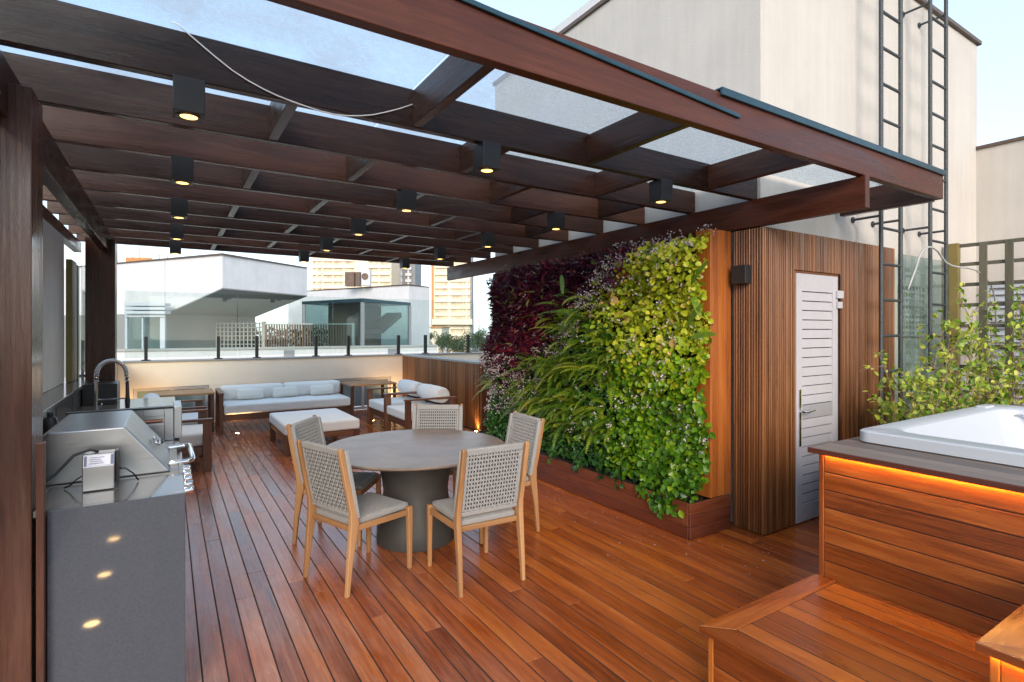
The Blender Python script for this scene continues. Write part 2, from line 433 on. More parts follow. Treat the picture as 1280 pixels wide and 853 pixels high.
    def cushion(s, x0, x1, y0, y1, z0, z1, r=0.04, puff=0.12, n=14, mat3=None):
        c = Vector(((x0 + x1) / 2, (y0 + y1) / 2, (z0 + z1) / 2)); h = Vector(((x1 - x0) / 2, (y1 - y0) / 2, (z1 - z0) / 2))
        r = min(r, h.x * .98, h.y * .98, h.z * .98)
        idx = {}; vs = []; fs = []
        def vert(a, b, c_):
            key = (a, b, c_)
            if key not in idx:
                p = Vector([2 * q / n - 1 for q in key])
                # crowd samples towards the edges
                p = Vector([math.copysign(1 - (1 - abs(q)) ** 1.6, q) for q in p])
                q = Vector((p.x * h.x, p.y * h.y, p.z * h.z))
                inn = Vector([max(-(h[i] - r), min(h[i] - r, q[i])) for i in range(3)])
                d = q - inn
                if d.length > 1e-9: q = inn + d.normalized() * r
                k = int(min(range(3), key=lambda i: h[i]))
                o = [i for i in range(3) if i != k]
                q[k] *= 1 + puff * (1 - p[o[0]] ** 2) * (1 - p[o[1]] ** 2)
                if mat3 is not None: q = mat3 @ q
                idx[key] = len(vs); vs.append(c + q)
            return idx[key]
        for a in range(n):
            for b in range(n):
                for k, fl in ((0, 0), (n, 1)):
                    for perm in range(3):
                        def V(i, j):
                            t = [0, 0, 0]; t[perm] = k; t[(perm + 1) % 3] = i; t[(perm + 2) % 3] = j
                            return vert(*t)
                        q = [V(a, b), V(a + 1, b), V(a + 1, b + 1), V(a, b + 1)]
                        fs.append(q if fl else q[::-1])
        return s.add(vs, fs)
    def build(s, name, m, parent=None, bevel=0.0, smooth=False, seg=2):
        me = bpy.data.meshes.new(name)
        off = ORIGIN.get(parent.name, Vector()) if parent else Vector()
        me.from_pydata([tuple(p - off) for p in s.v], [], s.f)
        a = me.attributes.new('grain', 'FLOAT_VECTOR', 'POINT'); a.data.foreach_set('vector', [c for g in s.g for c in g])
        b = me.attributes.new('tone', 'FLOAT', 'POINT'); b.data.foreach_set('value', s.t)
        me.materials.append(M[m] if isinstance(m, str) else m)
        if smooth:
            me.polygons.foreach_set('use_smooth', [True] * len(me.polygons))
            if smooth == 'angle' and hasattr(me, 'set_sharp_from_angle'): me.set_sharp_from_angle(angle=rad(40))
        me.update()
        o = bpy.data.objects.new(name, me); COL.objects.link(o)
        ORIGIN[o.name] = off
        if parent: o.parent = parent
        if bevel:
            bv = o.modifiers.new('bevel', 'BEVEL'); bv.width = bevel; bv.segments = seg; bv.limit_method = 'ANGLE'; bv.angle_limit = rad(40)
        return o

def tag(o, label=None, cat=None, group=None, kind=None):
    if label: o['label'] = label
    if cat: o['category'] = cat
    if group: o['group'] = group
    if kind: o['kind'] = kind
    return o
def thing(name, label, cat, loc=(0, 0, 0), group=None, rz=0):
    o = bpy.data.objects.new(name, None); COL.objects.link(o)
    o.empty_display_size = 0.1
    o.location = loc; o.rotation_euler = (0, 0, rz)
    ORIGIN[o.name] = Vector(loc)
    return tag(o, label, cat, group)
def kids(o): return [c for c in bpy.data.objects if c.parent == o]
def dup(o, loc=None, rz=None, label=None, parent=None):
    c = o.copy(); COL.objects.link(c)
    if parent: c.parent = parent
    if loc is not None: c.location = loc
    if rz is not None: c.rotation_euler = (0, 0, rz)
    if label: c['label'] = label
    for k in kids(o): dup(k, parent=c)
    return c

# ================================================================== SETTING
m = MB(); m.box(-900, 900, -900, 900, -14.2, -14)
tag(m.build('ground', 'ground'), kind='structure')
# the timber deck: boards running away from the camera, 104 mm apart
X0 = 0.138 - 0.1045 * 8; PITCH = 0.1045
m = MB()
k = 0
x = X0
while x < 9.0:
    lo, hi = -1.6, 11.08
    if x > 4.15: hi = 2.62
    y = lo - random.uniform(0, 3)
    while y < hi:
        L = random.choice((1.6, 2.2, 2.8, 3.3, 3.9)) + random.uniform(-.2, .2)
        a, b = max(y, lo), min(y + L, hi)
        if b - a > 0.08:
            m.box(x + 0.0034, x + PITCH - 0.0034, a + 0.0008, b - 0.0008, -0.025, random.uniform(-.0008, .0006), axis=1)
        y += L
    x += PITCH
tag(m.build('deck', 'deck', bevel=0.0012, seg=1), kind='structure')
m = MB(); m.box(-1.0, 9.2, -1.7, 11.08, -0.3, -0.0017)
tag(m.build('deck_substructure', 'dark'), kind='structure')

# ------------------------------------------------------------------ own building behind the living wall
t = thing('building', 'tall cream rendered building with two iron ladders on its wall', 'building', (4.08, 2.65, 0))
m = MB(); m.box(4.08, 8.66, 2.65, 6.9, -3, 5.25)
m.build('wall', 'cream', t)
m = MB(); m.box(4.05, 8.70, 2.61, 6.93, 5.25, 5.30); m.build('roof_edge', 'brownmetal', t, bevel=.006)
m = MB(); m.box(4.22, 8.5, 2.8, 6.7, 5.30, 5.55); m.box(4.25, 4.33, 4.75, 4.83, 5.55, 7.2); m.build('roof', 'white', t)

t = thing('side_wall', 'lower cream wall closing the terrace on the far right', 'wall', (8.66, 2.0, 0))
m = MB(); m.box(8.645, 8.9, -2.5, 2.649, -3, 3.92); m.build('wall', 'cream', t)
m = MB(); m.box(8.62, 8.93, -2.5, 2.648, 3.921, 3.96); m.build('coping', 'brownmetal', t)
for i, (y0, y1, lb) in enumerate(((2.12, 2.55, 'blue-grey louvred shutter in the far corner behind the trellis'), (1.55, 2.0, 'blue-grey louvred shutter behind the trellis, nearer than the corner one'))):
    t = thing('louvred_shutter', lb, 'shutter', (8.6, y0, .7), 'louvred shutters behind the trellis')
    m = MB(); m.box(8.6, 8.655, y0, y0 + .035, .7, 2.2); m.box(8.6, 8.655, y1 - .035, y1, .7, 2.2); m.box(8.6, 8.655, y0 + .036, y1 - .036, .7, .74); m.box(8.6, 8.655, y0 + .036, y1 - .036, 2.16, 2.2)
    m.build('frame', 'shutter', t)
    m = MB()
    for k in range(17):
        z = .75 + k * .083
        m.hexa([(8.605, y0 + .036, z), (8.612, y0 + .036, z), (8.612, y1 - .036, z), (8.605, y1 - .036, z)], [(8.64, y0 + .036, z + .07), (8.647, y0 + .036, z + .07), (8.647, y1 - .036, z + .07), (8.64, y1 - .036, z + .07)])
    m.build('slats', 'shutter', t)

# breeze-block vents in the wall
for (z0, z1, lb) in ((1.84, 2.12, 'upper pale breeze-block vent with small square holes in the wall'), (1.585, 1.81, 'lower pale breeze-block vent with small square holes in the wall')):
    t = thing('breeze_block_vent', lb, 'vent', (6.5, 2.62, z0), 'breeze-block vents')
    x0, x1 = 6.5, 7.05
    m = MB()
    nx, nz = 7, 4
    for i in range(nx + 1):
        xx = x0 + (x1 - x0) * i / nx; m.box(xx - .014, xx + .014, 2.615, 2.648, z0, z1)
    for j in range(nz + 1):
        zz = z0 + (z1 - z0) * j / nz; m.box(x0 + .001, x1 - .001, 2.617, 2.646, zz - .013, zz + .013)
    m.build('grille', 'cream', t)
    m = MB(); m.box(x0, x1, 2.640, 2.6485, z0, z1); m.build('recess', 'tower_grey', t)

# ------------------------------------------------------------------ fluted timber closet with the louvred door
t = thing('storage_closet', 'closet clad in dark vertical fluted timber with a grey louvred door', 'closet', (4.02, 2.57, 0))
TOP = 2.47
m = MB()
m.box(4.025, 4.45, 2.592, 2.64, 0, TOP - .01); m.box(5.16, 6.24, 2.592, 2.64, 0, TOP - .01); m.box(4.452, 5.158, 2.592, 2.64, 2.15, TOP - .01)
m.box(4.025, 4.07, 2.642, 2.84, 0, TOP - .01)
m.build('core', 'dark', t)
m = MB(); xx = 4.022
def flute(m, a, b, z0, z1):
    tone = random.random()
    zc = random.uniform(.6, 1.9) if z1 - z0 > 1 and random.random() < .0 else None
    m.box(a, b, 2.568 + random.uniform(-.0015, .0015), 2.590, z0, z1, axis=2, tone=tone)
k = 0
while xx < 6.235:
    wd = 0.017 if k % 4 else 0.021
    if xx + wd < 4.452 or xx > 5.158: flute(m, xx, xx + wd, 0.012, TOP)
    else: flute(m, xx, xx + wd, 2.15, TOP)
    xx += wd + (0.0085 if k % 4 else 0.0055); k += 1
yy = 2.575
while yy < 2.85:
    m.box(4.000, 4.023, yy, yy + .017, .012, TOP, axis=2); yy += .0235
m.build('cladding', 'flute', t, bevel=.003, seg=1)
m = MB(); m.box(4.452, 4.47, 2.583, 2.64, 0, 2.148); m.box(5.14, 5.158, 2.583, 2.64, 0, 2.148); m.box(4.471, 5.139, 2.583, 2.64, 2.13, 2.148)
m.build('door_jamb', 'flute', t)
dr = None
m = MB()
DX0, DX1, DZ0, DZ1 = 4.473, 5.136, .012, 2.127
m.box(DX0, DX0 + .085, 2.574, 2.616, DZ0, DZ1); m.box(DX1 - .085, DX1, 2.574, 2.616, DZ0, DZ1)
m.box(DX0 + .086, DX1 - .086, 2.575, 2.615, DZ1 - .15, DZ1); m.box(DX0 + .086, DX1 - .086, 2.575, 2.615, DZ0, DZ0 + .15)
dr = m.build('door', 'alu', t, bevel=.003)
m = MB(); m.box(DX0 + .087, DX1 - .087, 2.574, 2.614, .885, 1.0); m.build('mid_rail', 'alu_dark', dr, bevel=.002)
m = MB()
for z0, z1 in ((.165, .882), (1.003, 1.974)):
    n = round((z1 - z0) / .082); st = (z1 - z0) / n
    for k in range(n):
        z = z0 + k * st
        a, b = DX0 + .088, DX1 - .088
        m.hexa([(a, 2.580, z + .0045), (b, 2.580, z + .0045), (b, 2.600, z + .0045), (a, 2.600, z + .0045)], [(a, 2.583, z + st - .0035), (b, 2.583, z + st - .0035), (b, 2.600, z + st - .0035), (a, 2.600, z + st - .0035)])
m.build('louvres', 'alu', dr)
m = MB(); m.box(DX0 + .088, DX1 - .088, 2.602, 2.61, .17, 1.97); m.build('backing', 'dark', dr)
m = MB(); m.box(DX0 + .025, DX0 + .055, 2.566, 2.573, .66, 1.14); m.tube([(DX0 + .04, 2.566, .955), (DX0 + .04, 2.525, .955), (DX0 + .06, 2.515, .955), (DX0 + .17, 2.515, .965)], .009, 8)
m.build('handle', 'chrome', dr, smooth='angle')
m = MB(); m.box(5.10, 5.19, 2.548, 2.572, 1.93, 2.0); m.box(5.11, 5.18, 2.552, 2.571, 1.84, 1.9); m.build('door_closer', 'alu', dr, bevel=.004)

t = thing('wall_lamp', 'small dark box wall lamp on the fluted closet side', 'wall lamp', (3.97, 2.7, 2.03))
m = MB(); m.box(3.90, 3.985, 2.665, 2.79, 2.02, 2.17); m.build('housing', 'lampbox', t, bevel=.004)
m = MB(); m.box(3.985, 3.999, 2.70, 2.76, 2.06, 2.13); m.build('bracket', 'black', t)

# ------------------------------------------------------------------ parapets and balustrades
t = thing('parapet_wall', 'low cream rendered parapet behind the sofa with stone cap', 'wall', (1.8, 11.1, 0))
m = MB(); m.box(-.9, 8.0, 11.1, 11.35, .655, 1.085); m.box(.62, 2.82, 11.1, 11.35, 0, .653); m.box(-.9, -.5, 11.1, 11.35, -2, .653); m.box(4.0, 8, 11.1, 11.35, -2, .653)
m.build('wall', 'parapet', t)
m = MB(); m.box(-.95, 8.0, 11.07, 11.38, 1.087, 1.115); m.build('cap', 'cap', t, bevel=.004)
for a, b in ((-.49, .61), (2.83, 3.99)):
    m = MB(); m.box(a, b, 11.2, 11.22, .06, .64); m.build('window', 'blue_glass', t)
    m = MB(); m.box(a, b, 11.13, 11.19, 0, .05); m.box(a, b, 11.13, 11.19, .6, .652)
    for q in range(3):
        xx = a + (b - a - .05) * q / 2; m.box(xx, xx + .05, 11.135, 11.185, .051, .599)
    m.build('window_frame', 'alu', t)

def balustrade(name, label, a, b, spig, panes, z0=1.117, ztop=2.3):
    """a run of glass on stub posts between two ground points"""
    a, b = Vector((*a, 0)), Vector((*b, 0)); d = (b - a).normalized(); n = Vector((-d.y, d.x, 0))
    t = thing(name, label, 'balustrade', (a.x, a.y, z0), 'frameless glass balustrades')
    for p0, p1 in panes:
        m = MB(); q0, q1 = a + d * (p0 + .006), a + d * (p1 - .006)
        m.prism([q0 + Vector((0, 0, z0 + .05)) - n * .006, q1 + Vector((0, 0, z0 + .05)) - n * .006, q1 + Vector((0, 0, ztop)) - n * .006, q0 + Vector((0, 0, ztop)) - n * .006], n * .012)
        m.build('glass_panel', 'glass', t)
    for s in spig:
        m = MB(); c = a + d * s
        for off in (-.028, .028):
            m.bar(c + n * off + Vector((0, 0, z0)), c + n * off + Vector((0, 0, z0 + .41)), .05, .024, up=tuple(n))
        m.bar(c + n * 0 + Vector((0, 0, z0 + .001)), c + Vector((0, 0, z0 + .016)), .13, .12, up=tuple(n))
        m.build('spigot', 'black', t, bevel=.003)
    return t
balustrade('glass_balustrade', 'frameless glass balustrade on black stubs along the far parapet', (-.62, 11.15), (7.2, 11.15), [.303, 1.391, 2.026, 3.095, 3.731, 4.801, 5.424, 6.485, 7.0], [(0, 1.703), (1.703, 3.421), (3.421, 5.092), (5.092, 6.8), (6.8, 7.8)])
t = thing('side_parapet', 'grey granite topped ledge wall behind the outdoor kitchen', 'wall', (-.8, 7, 0))
m = MB(); m.box(-.95, -.70, 2.9, 11.06, 0, 1.08); m.build('wall', 'granite_light', t)
m = MB(); m.box(-.97, -.685, 2.9, 11.06, 1.082, 1.115); m.build('cap', 'granite_light', t, bevel=.004)
m = MB()
for y in (3.6, 4.4, 5.2, 6.0, 6.8): m.box(-.6995, -.697, y, y + .006, .93, 1.08)
m.build('joints', 'dark', t)
balustrade('glass_balustrade', 'frameless glass balustrade on the kitchen ledge beside the dark post', (-.80, 7.55), (-.80, 11.1), [.35, 2.2, 3.3], [(0, 1.75), (1.75, 3.5)], ztop=2.36)
t = thing('balustrade_end_post', 'olive painted flat post ending the ledge balustrade by the cream wall', 'post', (-.86, 7.3, 1.115))
m = MB(); m.box(-.87, -.82, 7.02, 7.36, 1.117, 2.36); m.build('panel', 'olive', t, bevel=.004)
m = MB()
for z in (1.35, 1.78, 2.2): m.lathe([(.001, 0), (.012, 0), (.012, .004), (.001, .004)], (0, 0, 0), 10); 
m = MB()
for z in (1.3, 1.78, 2.22): m.box(-.8198, -.815, 7.08, 7.10, z, z + .02)
m.build('bolt', 'alu', t)
m = MB(); m.box(-.875, -.815, 7.39, 7.52, 1.117, 2.34); m.build('frame_profile', 'black', t, bevel=.004)
t = thing('kitchen_wall', 'rough cream wall strip on the left behind the kitchen ledge', 'wall', (-.9, 5, 1.1))
m = MB(); m.box(-1.2, -.88, 2.0, 7.0, 1.118, 2.578); m.build('wall', 'cream', t)

t = thing('timber_parapet', 'low parapet clad in dark vertical timber beside the right armchairs', 'wall', (4.3, 9, 0))
m = MB(); yy = 7.67
while yy < 11.08:
    m.box(4.25, 4.275, yy, yy + .04, .01, 1.08, axis=2); yy += .0445
xx = 4.252
m.build('cladding', 'flute', t, bevel=.003, seg=1)
m = MB(); m.box(4.276, 4.42, 7.69, 11.08, 0, 1.08); m.box(4.42, 5.6, 7.69, 7.8, 0, 1.08); m.build('core', 'parapet', t)
m = MB(); xx = 4.25
while xx < 5.55: m.box(xx, xx + .04, 7.664, 7.688, .01, 1.08, axis=2); xx += .0445
m.build('end_cladding', 'flute', t, bevel=.003, seg=1)
m = MB(); m.box(4.235, 4.44, 7.655, 11.06, 1.083, 1.117); m.box(4.441, 5.6, 7.655, 7.82, 1.083, 1.116); m.build('cap', 'cap', t, bevel=.004)

# ================================================================== PERGOLA
t = thing('pergola', 'dark brown timber pergola with a dusty glass roof over the dining deck', 'pergola', (1.7, 5, 0))
YR = [2.66 + .617 * i for i in range(10)]
def beam(name, x0, x1, y0, y1, z0, z1, axis, mt='beam'):
    mm = MB(); mm.box(x0, x1, y0, y1, z0, z1, axis=axis); return mm.build(name, mt, t, bevel=.004)
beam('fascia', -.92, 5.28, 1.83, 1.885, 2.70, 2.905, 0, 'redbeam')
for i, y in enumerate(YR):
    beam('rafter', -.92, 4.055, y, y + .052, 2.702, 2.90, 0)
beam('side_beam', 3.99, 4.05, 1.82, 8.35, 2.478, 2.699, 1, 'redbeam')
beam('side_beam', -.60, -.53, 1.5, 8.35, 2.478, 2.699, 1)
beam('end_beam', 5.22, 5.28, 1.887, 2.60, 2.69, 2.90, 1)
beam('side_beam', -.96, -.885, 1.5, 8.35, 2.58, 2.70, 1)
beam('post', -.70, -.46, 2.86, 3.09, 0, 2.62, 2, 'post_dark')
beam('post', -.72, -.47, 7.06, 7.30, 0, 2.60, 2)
ys = [1.885] + [y for y in YR]
for i in range(len(YR)):
    y0 = 1.886 if i == 0 else YR[i - 1] + .053
    y1 = YR[i] - .001
    for X in ((1.07, 2.25, 3.43) if i % 2 == 0 else (.47, 1.66, 2.85)):
        mm = MB(); mm.box(X, X + .05, y0, y1, 2.706, 2.885, axis=1); mm.build('blocking', 'beam', t, bevel=.003)
for a, b in ((-.9, 1.08), (1.095, 2.265), (2.28, 3.44), (3.455, 4.045)):
    mm = MB(); mm.box(a, b, 1.86, 8.4, 2.907, 2.917); mm.build('roof_glass', 'roof_glass', t)
mm = MB(); mm.box(4.06, 5.26, 1.86, 2.60, 2.907, 2.917); mm.build('roof_glass', 'roof_glass', t)
mm = MB(); a, b = atY(570, -5, 1.822), atY(925, 146, 1.822)
mm.bar((-.9, 1.822, a.z - (a.x + .9) * (b.z - a.z) / (b.x - a.x)), b, .012, .022); mm.build('flashing', 'teal', t, bevel=.003)
mm = MB(); mm.box(2.46, 5.29, 1.815, 1.90, 2.918, 2.928); mm.box(2.46, 5.29, 1.812, 1.828, 2.885, 2.917); mm.build('flashing', 'teal', t, bevel=.002)
pergola = t

# downlights
def downlight(label, x, y, z):
    t = thing('downlight', label, 'downlight', (x, y, z), 'black box downlights under the pergola')
    m = MB(); h = .058; m.box(x - h, x + h, y - h, y + h, z - .145, z); m.build('housing', 'lampbox', t, bevel=.003)
    m = MB(); m.lathe([(.045, -.1465), (.045, -.1485), (.034, -.1485), (.034, -.1465)], (x, y, z), 24); m.build('trim_ring', 'black', t)
    m = MB(); m.lathe([(.0335, -.1462), (.033, -.1475), (.01, -.148)], (x, y, z), 20); m.build('lens', 'lamp_glow', t)
    ld = bpy.data.lights.new('downlight_beam', 'SPOT'); ld.energy = 7; ld.color = (1, .62, .25); ld.spot_size = rad(110); ld.spot_blend = .9; ld.shadow_soft_size = .03
    lo = bpy.data.objects.new('downlight_beam', ld); COL.objects.link(lo); lo.parent = t; lo.location = (0, 0, -.155)
    return t
ROWN = ['nearest', 'second nearest', 'middle', 'second farthest', 'farthest']
COLN = ['row along the kitchen side', 'middle row over the table', 'row along the living wall']
DL = {}
for ci, X in enumerate((.075, 1.535, 2.955)):
    for ri in range(5):
        y = YR[ri * 2] + .026
        DL[ci, ri] = downlight('%s black box downlight of the %s' % (ROWN[ri], COLN[ci]), X, y, 2.7015)

# white cable hanging on the second beam
pts = [(213, 27), (222, 30), (236, 43), (250, 55), (270, 72), (290, 88), (310, 101), (330, 112), (347, 120), (365, 127), (382, 133), (400, 139), (417, 143), (433, 145), (450, 145), (465, 144), (480, 141), (500, 136), (518, 130)]
m = MB(); m.tube([atY(u, v, 2.652) for u, v in pts], .0032, 6)
tag(m.build('cable', 'cable', smooth=True), 'thin white cable drooping along the second pergola beam', 'cable')

# ================================================================== LADDERS
def ladder(label, x0, x1, z0, z1, rung0, pitch, stand, back):
    t = thing('ladder', label, 'ladder', (x0, 2.4, z0), 'iron ladders fixed to the cream wall')
    for xx in (x0, x1):
        m = MB(); m.tube([(xx, 2.4, z0), (xx, 2.4, z1)], .019, 10); m.build('rail', 'ladder', t, smooth='angle')
    z = rung0
    while z < z1:
        if z > z0:
            m = MB(); m.tube([(x0 + .016, 2.4, z), (x1 - .016, 2.4, z)], .0135, 8); m.build('rung', 'ladder', t, smooth='angle')
        z += pitch
    for z in stand:
        for xx in (x0, x1):
            m = MB(); m.tube([(xx, 2.418, z), (xx, back - .008, z)], .012, 8); m.tube([(xx, back - .012, z), (xx, back - .001, z)], .03, 10); m.build('standoff', 'ladder', t, smooth='angle')
    return t
ladder('left iron ladder standing in front of the timber closet', 5.55, 5.94, .02, 6.3, .924, .333, (2.70, 5.35), 2.648)
ladder('right iron ladder, hung higher above the glass screen', 6.60, 6.99, 1.25, 6.8, 1.58, .328, (2.70, 5.0), 2.648)

# ================================================================== LIVING WALL
t = thing('living_wall_planter', 'long red-brown timber planter box under the living wall', 'planter', (3.6, 4.5, 0))
m = MB()
for k in range(3):
    z = .004 + k * .0935
    m.box(3.44, 3.465, 2.852, 6.45, z, z + .091, axis=1); m.box(3.44, 3.94, 2.826, 2.850, z, z + .091, axis=0)
m.build('boards', 'planter', t, bevel=.003, seg=1)
m = MB(); m.box(3.468, 3.95, 2.852, 6.45, .005, .25); m.build('soil', 'soil', t)
m = MB(); m.box(3.72, 3.985, 2.99, 6.35, .25, 2.40); m.build('backing', 'felt', t)
t = thing('timber_column', 'bright orange-brown timber column beside the living wall', 'column', (3.8, 2.9, .28))
m = MB()
m.box(3.70, 3.725, 2.842, 2.985, .285, 2.465, axis=2)
for a, b in ((3.726, 3.80), (3.803, 3.875), (3.878, 3.965)): m.box(a, b, 2.842, 2.985, .285, 2.465, axis=2)
m.build('boards', 'post_wood', t, bevel=.003)

def frame_from(n, up=Vector((0, 0, 1))):
    n = n.normalized()
    r = up.cross(n)
    r = Vector((0, 1, 0)) if r.length < 1e-4 else r.normalized()
    return n, r, n.cross(r)
def leaf(m, p, d, n, L, W, tone, kind='lance', fold=.25):
    """one leaf: p base, d direction of the midrib, n face normal"""
    d = d.normalized(); sd = d.cross(n)
    if sd.length < 1e-5: return
    sd.normalize(); n = sd.cross(d).normalized()
    if kind == 'lance': prof = [(0, .06), (.3, .85), (.6, .8), (1, 0)]
    elif kind == 'round': prof = [(0, .25), (.2, .85), (.5, 1), (.8, .75), (1, .1)]
    else: prof = [(0, .1), (.25, .8), (.55, 1), (.85, .5), (1, 0)]
    vs, fs = [], []
    for s, wv in prof:
        c = p + d * (L * s) - n * (L * .18 * s * s)
        vs += [c - n * 0, c + sd * W * wv * .5 + n * fold * W * wv * .5, c - sd * W * wv * .5 + n * fold * W * wv * .5]
    for i in range(len(prof) - 1):
        a, b = 3 * i, 3 * i + 3
        fs += [(a, b, b + 1, a + 1), (a, a + 2, b + 2, b)]
    m.add(vs, fs, tone)
def rv(): return Vector((random.gauss(0, 1), random.gauss(0, 1), random.gauss(0, 1)))
def frond(m, p, d, out, L, W, tone, droop=.5, n=15):
    """a fern frond: midrib leaving p along d, bending down, with paired leaflets"""
    d = d.normalized(); q = Vector(p); step = L / n
    for i in range(n):
        s = i / n
        d = (d + Vector((0, 0, -droop * 1.6 * step / L * (0.4 + s)))).normalized()
        q2 = q + d * step
        sd = d.cross(out)
        if sd.length < 1e-4: return
        sd.normalize()
        wv = W * (math.sin(math.pi * min(1, .18 + .82 * s)) ** .7) * (1 - .25 * s) * .5
        up = sd.cross(d)
        for sg in (1, -1):
            tip = q + sd * sg * wv + d * step * .9 + up * wv * .12
            m.add([q, q + d * step * .82, tip + d * step * .25, tip - d * step * .12], [(0, 1, 2, 3)], min(1, max(0, tone + random.uniform(-.12, .12))))
        q = q2

def inside(poly, y, z):
    c = False; n = len(poly)
    for i in range(n):
        (y1, z1), (y2, z2) = poly[i], poly[(i + 1) % n]
        if (z1 > z) != (z2 > z) and y < (y2 - y1) * (z - z1) / (z2 - z1) + y1: c = not c
    return c
def wob(y, z): return .10 * math.sin(4.3 * y + 2.1 * z) + .06 * math.sin(9.1 * z - 5 * y) + .04 * math.sin(17 * y + 11 * z)
# plant zones on the wall in metres (distance along the wall, height)
YA, YB, ZA, ZB = 2.835, 6.25, .30, 2.40
def zone(y, z):
    wv = wob(y, z)
    yy, zz = y + wv, z + wv * .8
    if yy > 5.55 and zz < .95: return 'deep'
    if yy > 3.55 + max(0, (2.45 - zz)) * 1.25 and zz > 1.25 - .12 * (yy - 4.5): return 'purple'
    if zz < .62 and yy > 3.9: return 'deep'
    if yy > 3.72 + max(0, zz - 1.3) * .35 and zz < 1.95 - .0 * yy: return 'fern'
    if zz > 1.38: return 'yellow'
    return 'green'
mm = {k: MB() for k in ('purple', 'yellow', 'green', 'deep', 'fern', 'flower')}
def bulge(y, z):
    b = .18 + .065 * math.sin(3.1 * y + 1.7 * z) + .055 * math.sin(6.5 * z - 2.2 * y) + .03 * math.sin(13 * y + 8 * z)
    e = min(1, (y - YA + .10) / .14, (ZB - z + .06) / .18, (YB - y + .05) / .25)
    return max(.03, b * max(.2, e))
random.seed(21)
OUT = Vector((-1, 0, 0))
def surf(y, z, lo=.25, hi=1.0): return Vector((3.71 - bulge(y, z) * random.uniform(lo, hi) ** .6, y, z))
cnt = 0
for i in range(23000):
    y, z = random.uniform(YA, YB), random.uniform(ZA, ZB)
    if y > 5.7 and z > 2.40 - (y - 5.7) * .35: continue
    k = zone(y + random.gauss(0, .13), z + random.gauss(0, .12))
    if k == 'fern':
        q_ = random.random()
        if q_ < .30: k = 'deep'
        elif q_ < .42: k = 'green'
        else: continue
    p = surf(y, z)
    deep = random.random()
    if k == 'purple':
        d = (OUT * .8 + rv() * .75 + Vector((0, 0, .1))); n = (rv() * .6 + Vector((-.4, 0, .8)))
        patch = .5 + .5 * math.sin(3.3 * y + 4.1 * z) * math.sin(2.7 * z - 1.3 * y + 1)
        tone = min(.94, max(0, random.gauss(.36 + .32 * patch, .2)))
        if random.random() < .04: tone = 1
        leaf(mm[k], p, d, n, random.uniform(.06, .115), random.uniform(.018, .03), tone, 'lance', .35)
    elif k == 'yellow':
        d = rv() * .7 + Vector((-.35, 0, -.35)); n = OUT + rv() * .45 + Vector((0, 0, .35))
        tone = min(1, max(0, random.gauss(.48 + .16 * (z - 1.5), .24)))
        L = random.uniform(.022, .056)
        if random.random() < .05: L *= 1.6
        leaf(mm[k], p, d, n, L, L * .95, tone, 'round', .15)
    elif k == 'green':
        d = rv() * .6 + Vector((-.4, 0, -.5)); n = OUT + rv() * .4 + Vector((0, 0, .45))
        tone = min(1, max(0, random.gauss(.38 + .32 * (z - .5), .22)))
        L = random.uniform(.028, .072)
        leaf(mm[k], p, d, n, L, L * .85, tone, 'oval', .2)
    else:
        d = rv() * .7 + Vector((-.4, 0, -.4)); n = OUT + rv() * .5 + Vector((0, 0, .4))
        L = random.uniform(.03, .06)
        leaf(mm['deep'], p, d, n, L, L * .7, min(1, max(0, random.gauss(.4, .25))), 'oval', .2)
# trailing ends over the planter edge
for (y, z0, n_) in ((3.02, .22, 30), (3.3, .3, 26), (3.16, .2, 26), (3.62, .3, 20), (3.85, .32, 18), (4.2, .32, 18), (4.6, .33, 16), (3.05, .32, 30), (2.95, .38, 20)):
    for q in range(n_):
        p = Vector((3.45 - random.uniform(0, .05), y + random.gauss(0, .05), z0 + random.uniform(-.06, .1)))
        L = random.uniform(.035, .07); leaf(mm['green'] if y < 3.4 else mm['deep'], p, rv() * .6 + Vector((-.3, 0, -.6)), OUT + rv() * .4 + Vector((0, 0, .3)), L, L * .8, min(1, max(0, random.gauss(.3, .2))), 'oval')
for q in range(9):
    s = q / 8; p = Vector((3.432 - .01 * s, 3.18 - .06 * s + random.gauss(0, .02), .26 - .13 * s)); L = random.uniform(.04, .06)
    leaf(mm['deep'], p, rv() * .5 + Vector((-.3, 0, -.7)), OUT + rv() * .3 + Vector((0, 0, .3)), L, L * .9, random.uniform(.5, .9), 'oval')
# ferns: crowns from which fronds arch out and down
for i in range(170):
    for tr in range(50):
        y, z = random.uniform(3.5, 6.1), random.uniform(.55, 2.0)
        if zone(y, z) == 'fern': break
    else: continue
    for q in range(random.randint(2, 5)):
        p = surf(y + random.gauss(0, .05), z + random.gauss(0, .04), .1, .7)
        d = Vector((-.75, random.gauss(.15, .55), random.uniform(-.1, .75)))
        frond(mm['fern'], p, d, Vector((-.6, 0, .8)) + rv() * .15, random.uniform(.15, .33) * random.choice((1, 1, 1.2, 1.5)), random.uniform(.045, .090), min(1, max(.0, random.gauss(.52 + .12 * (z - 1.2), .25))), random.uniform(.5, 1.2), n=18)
for i in range(26):   # stray fronds in the other zones
    y, z = random.uniform(3.0, 5.6), random.uniform(1.0, 2.1)
    p = surf(y, z, .4, .9)
    frond(mm['fern'], p, Vector((-.8, random.gauss(0, .6), random.uniform(0, .8))), Vector((-.6, 0, .8)), random.uniform(.18, .3), .045, random.uniform(.5, 1), 1.0, n=18)
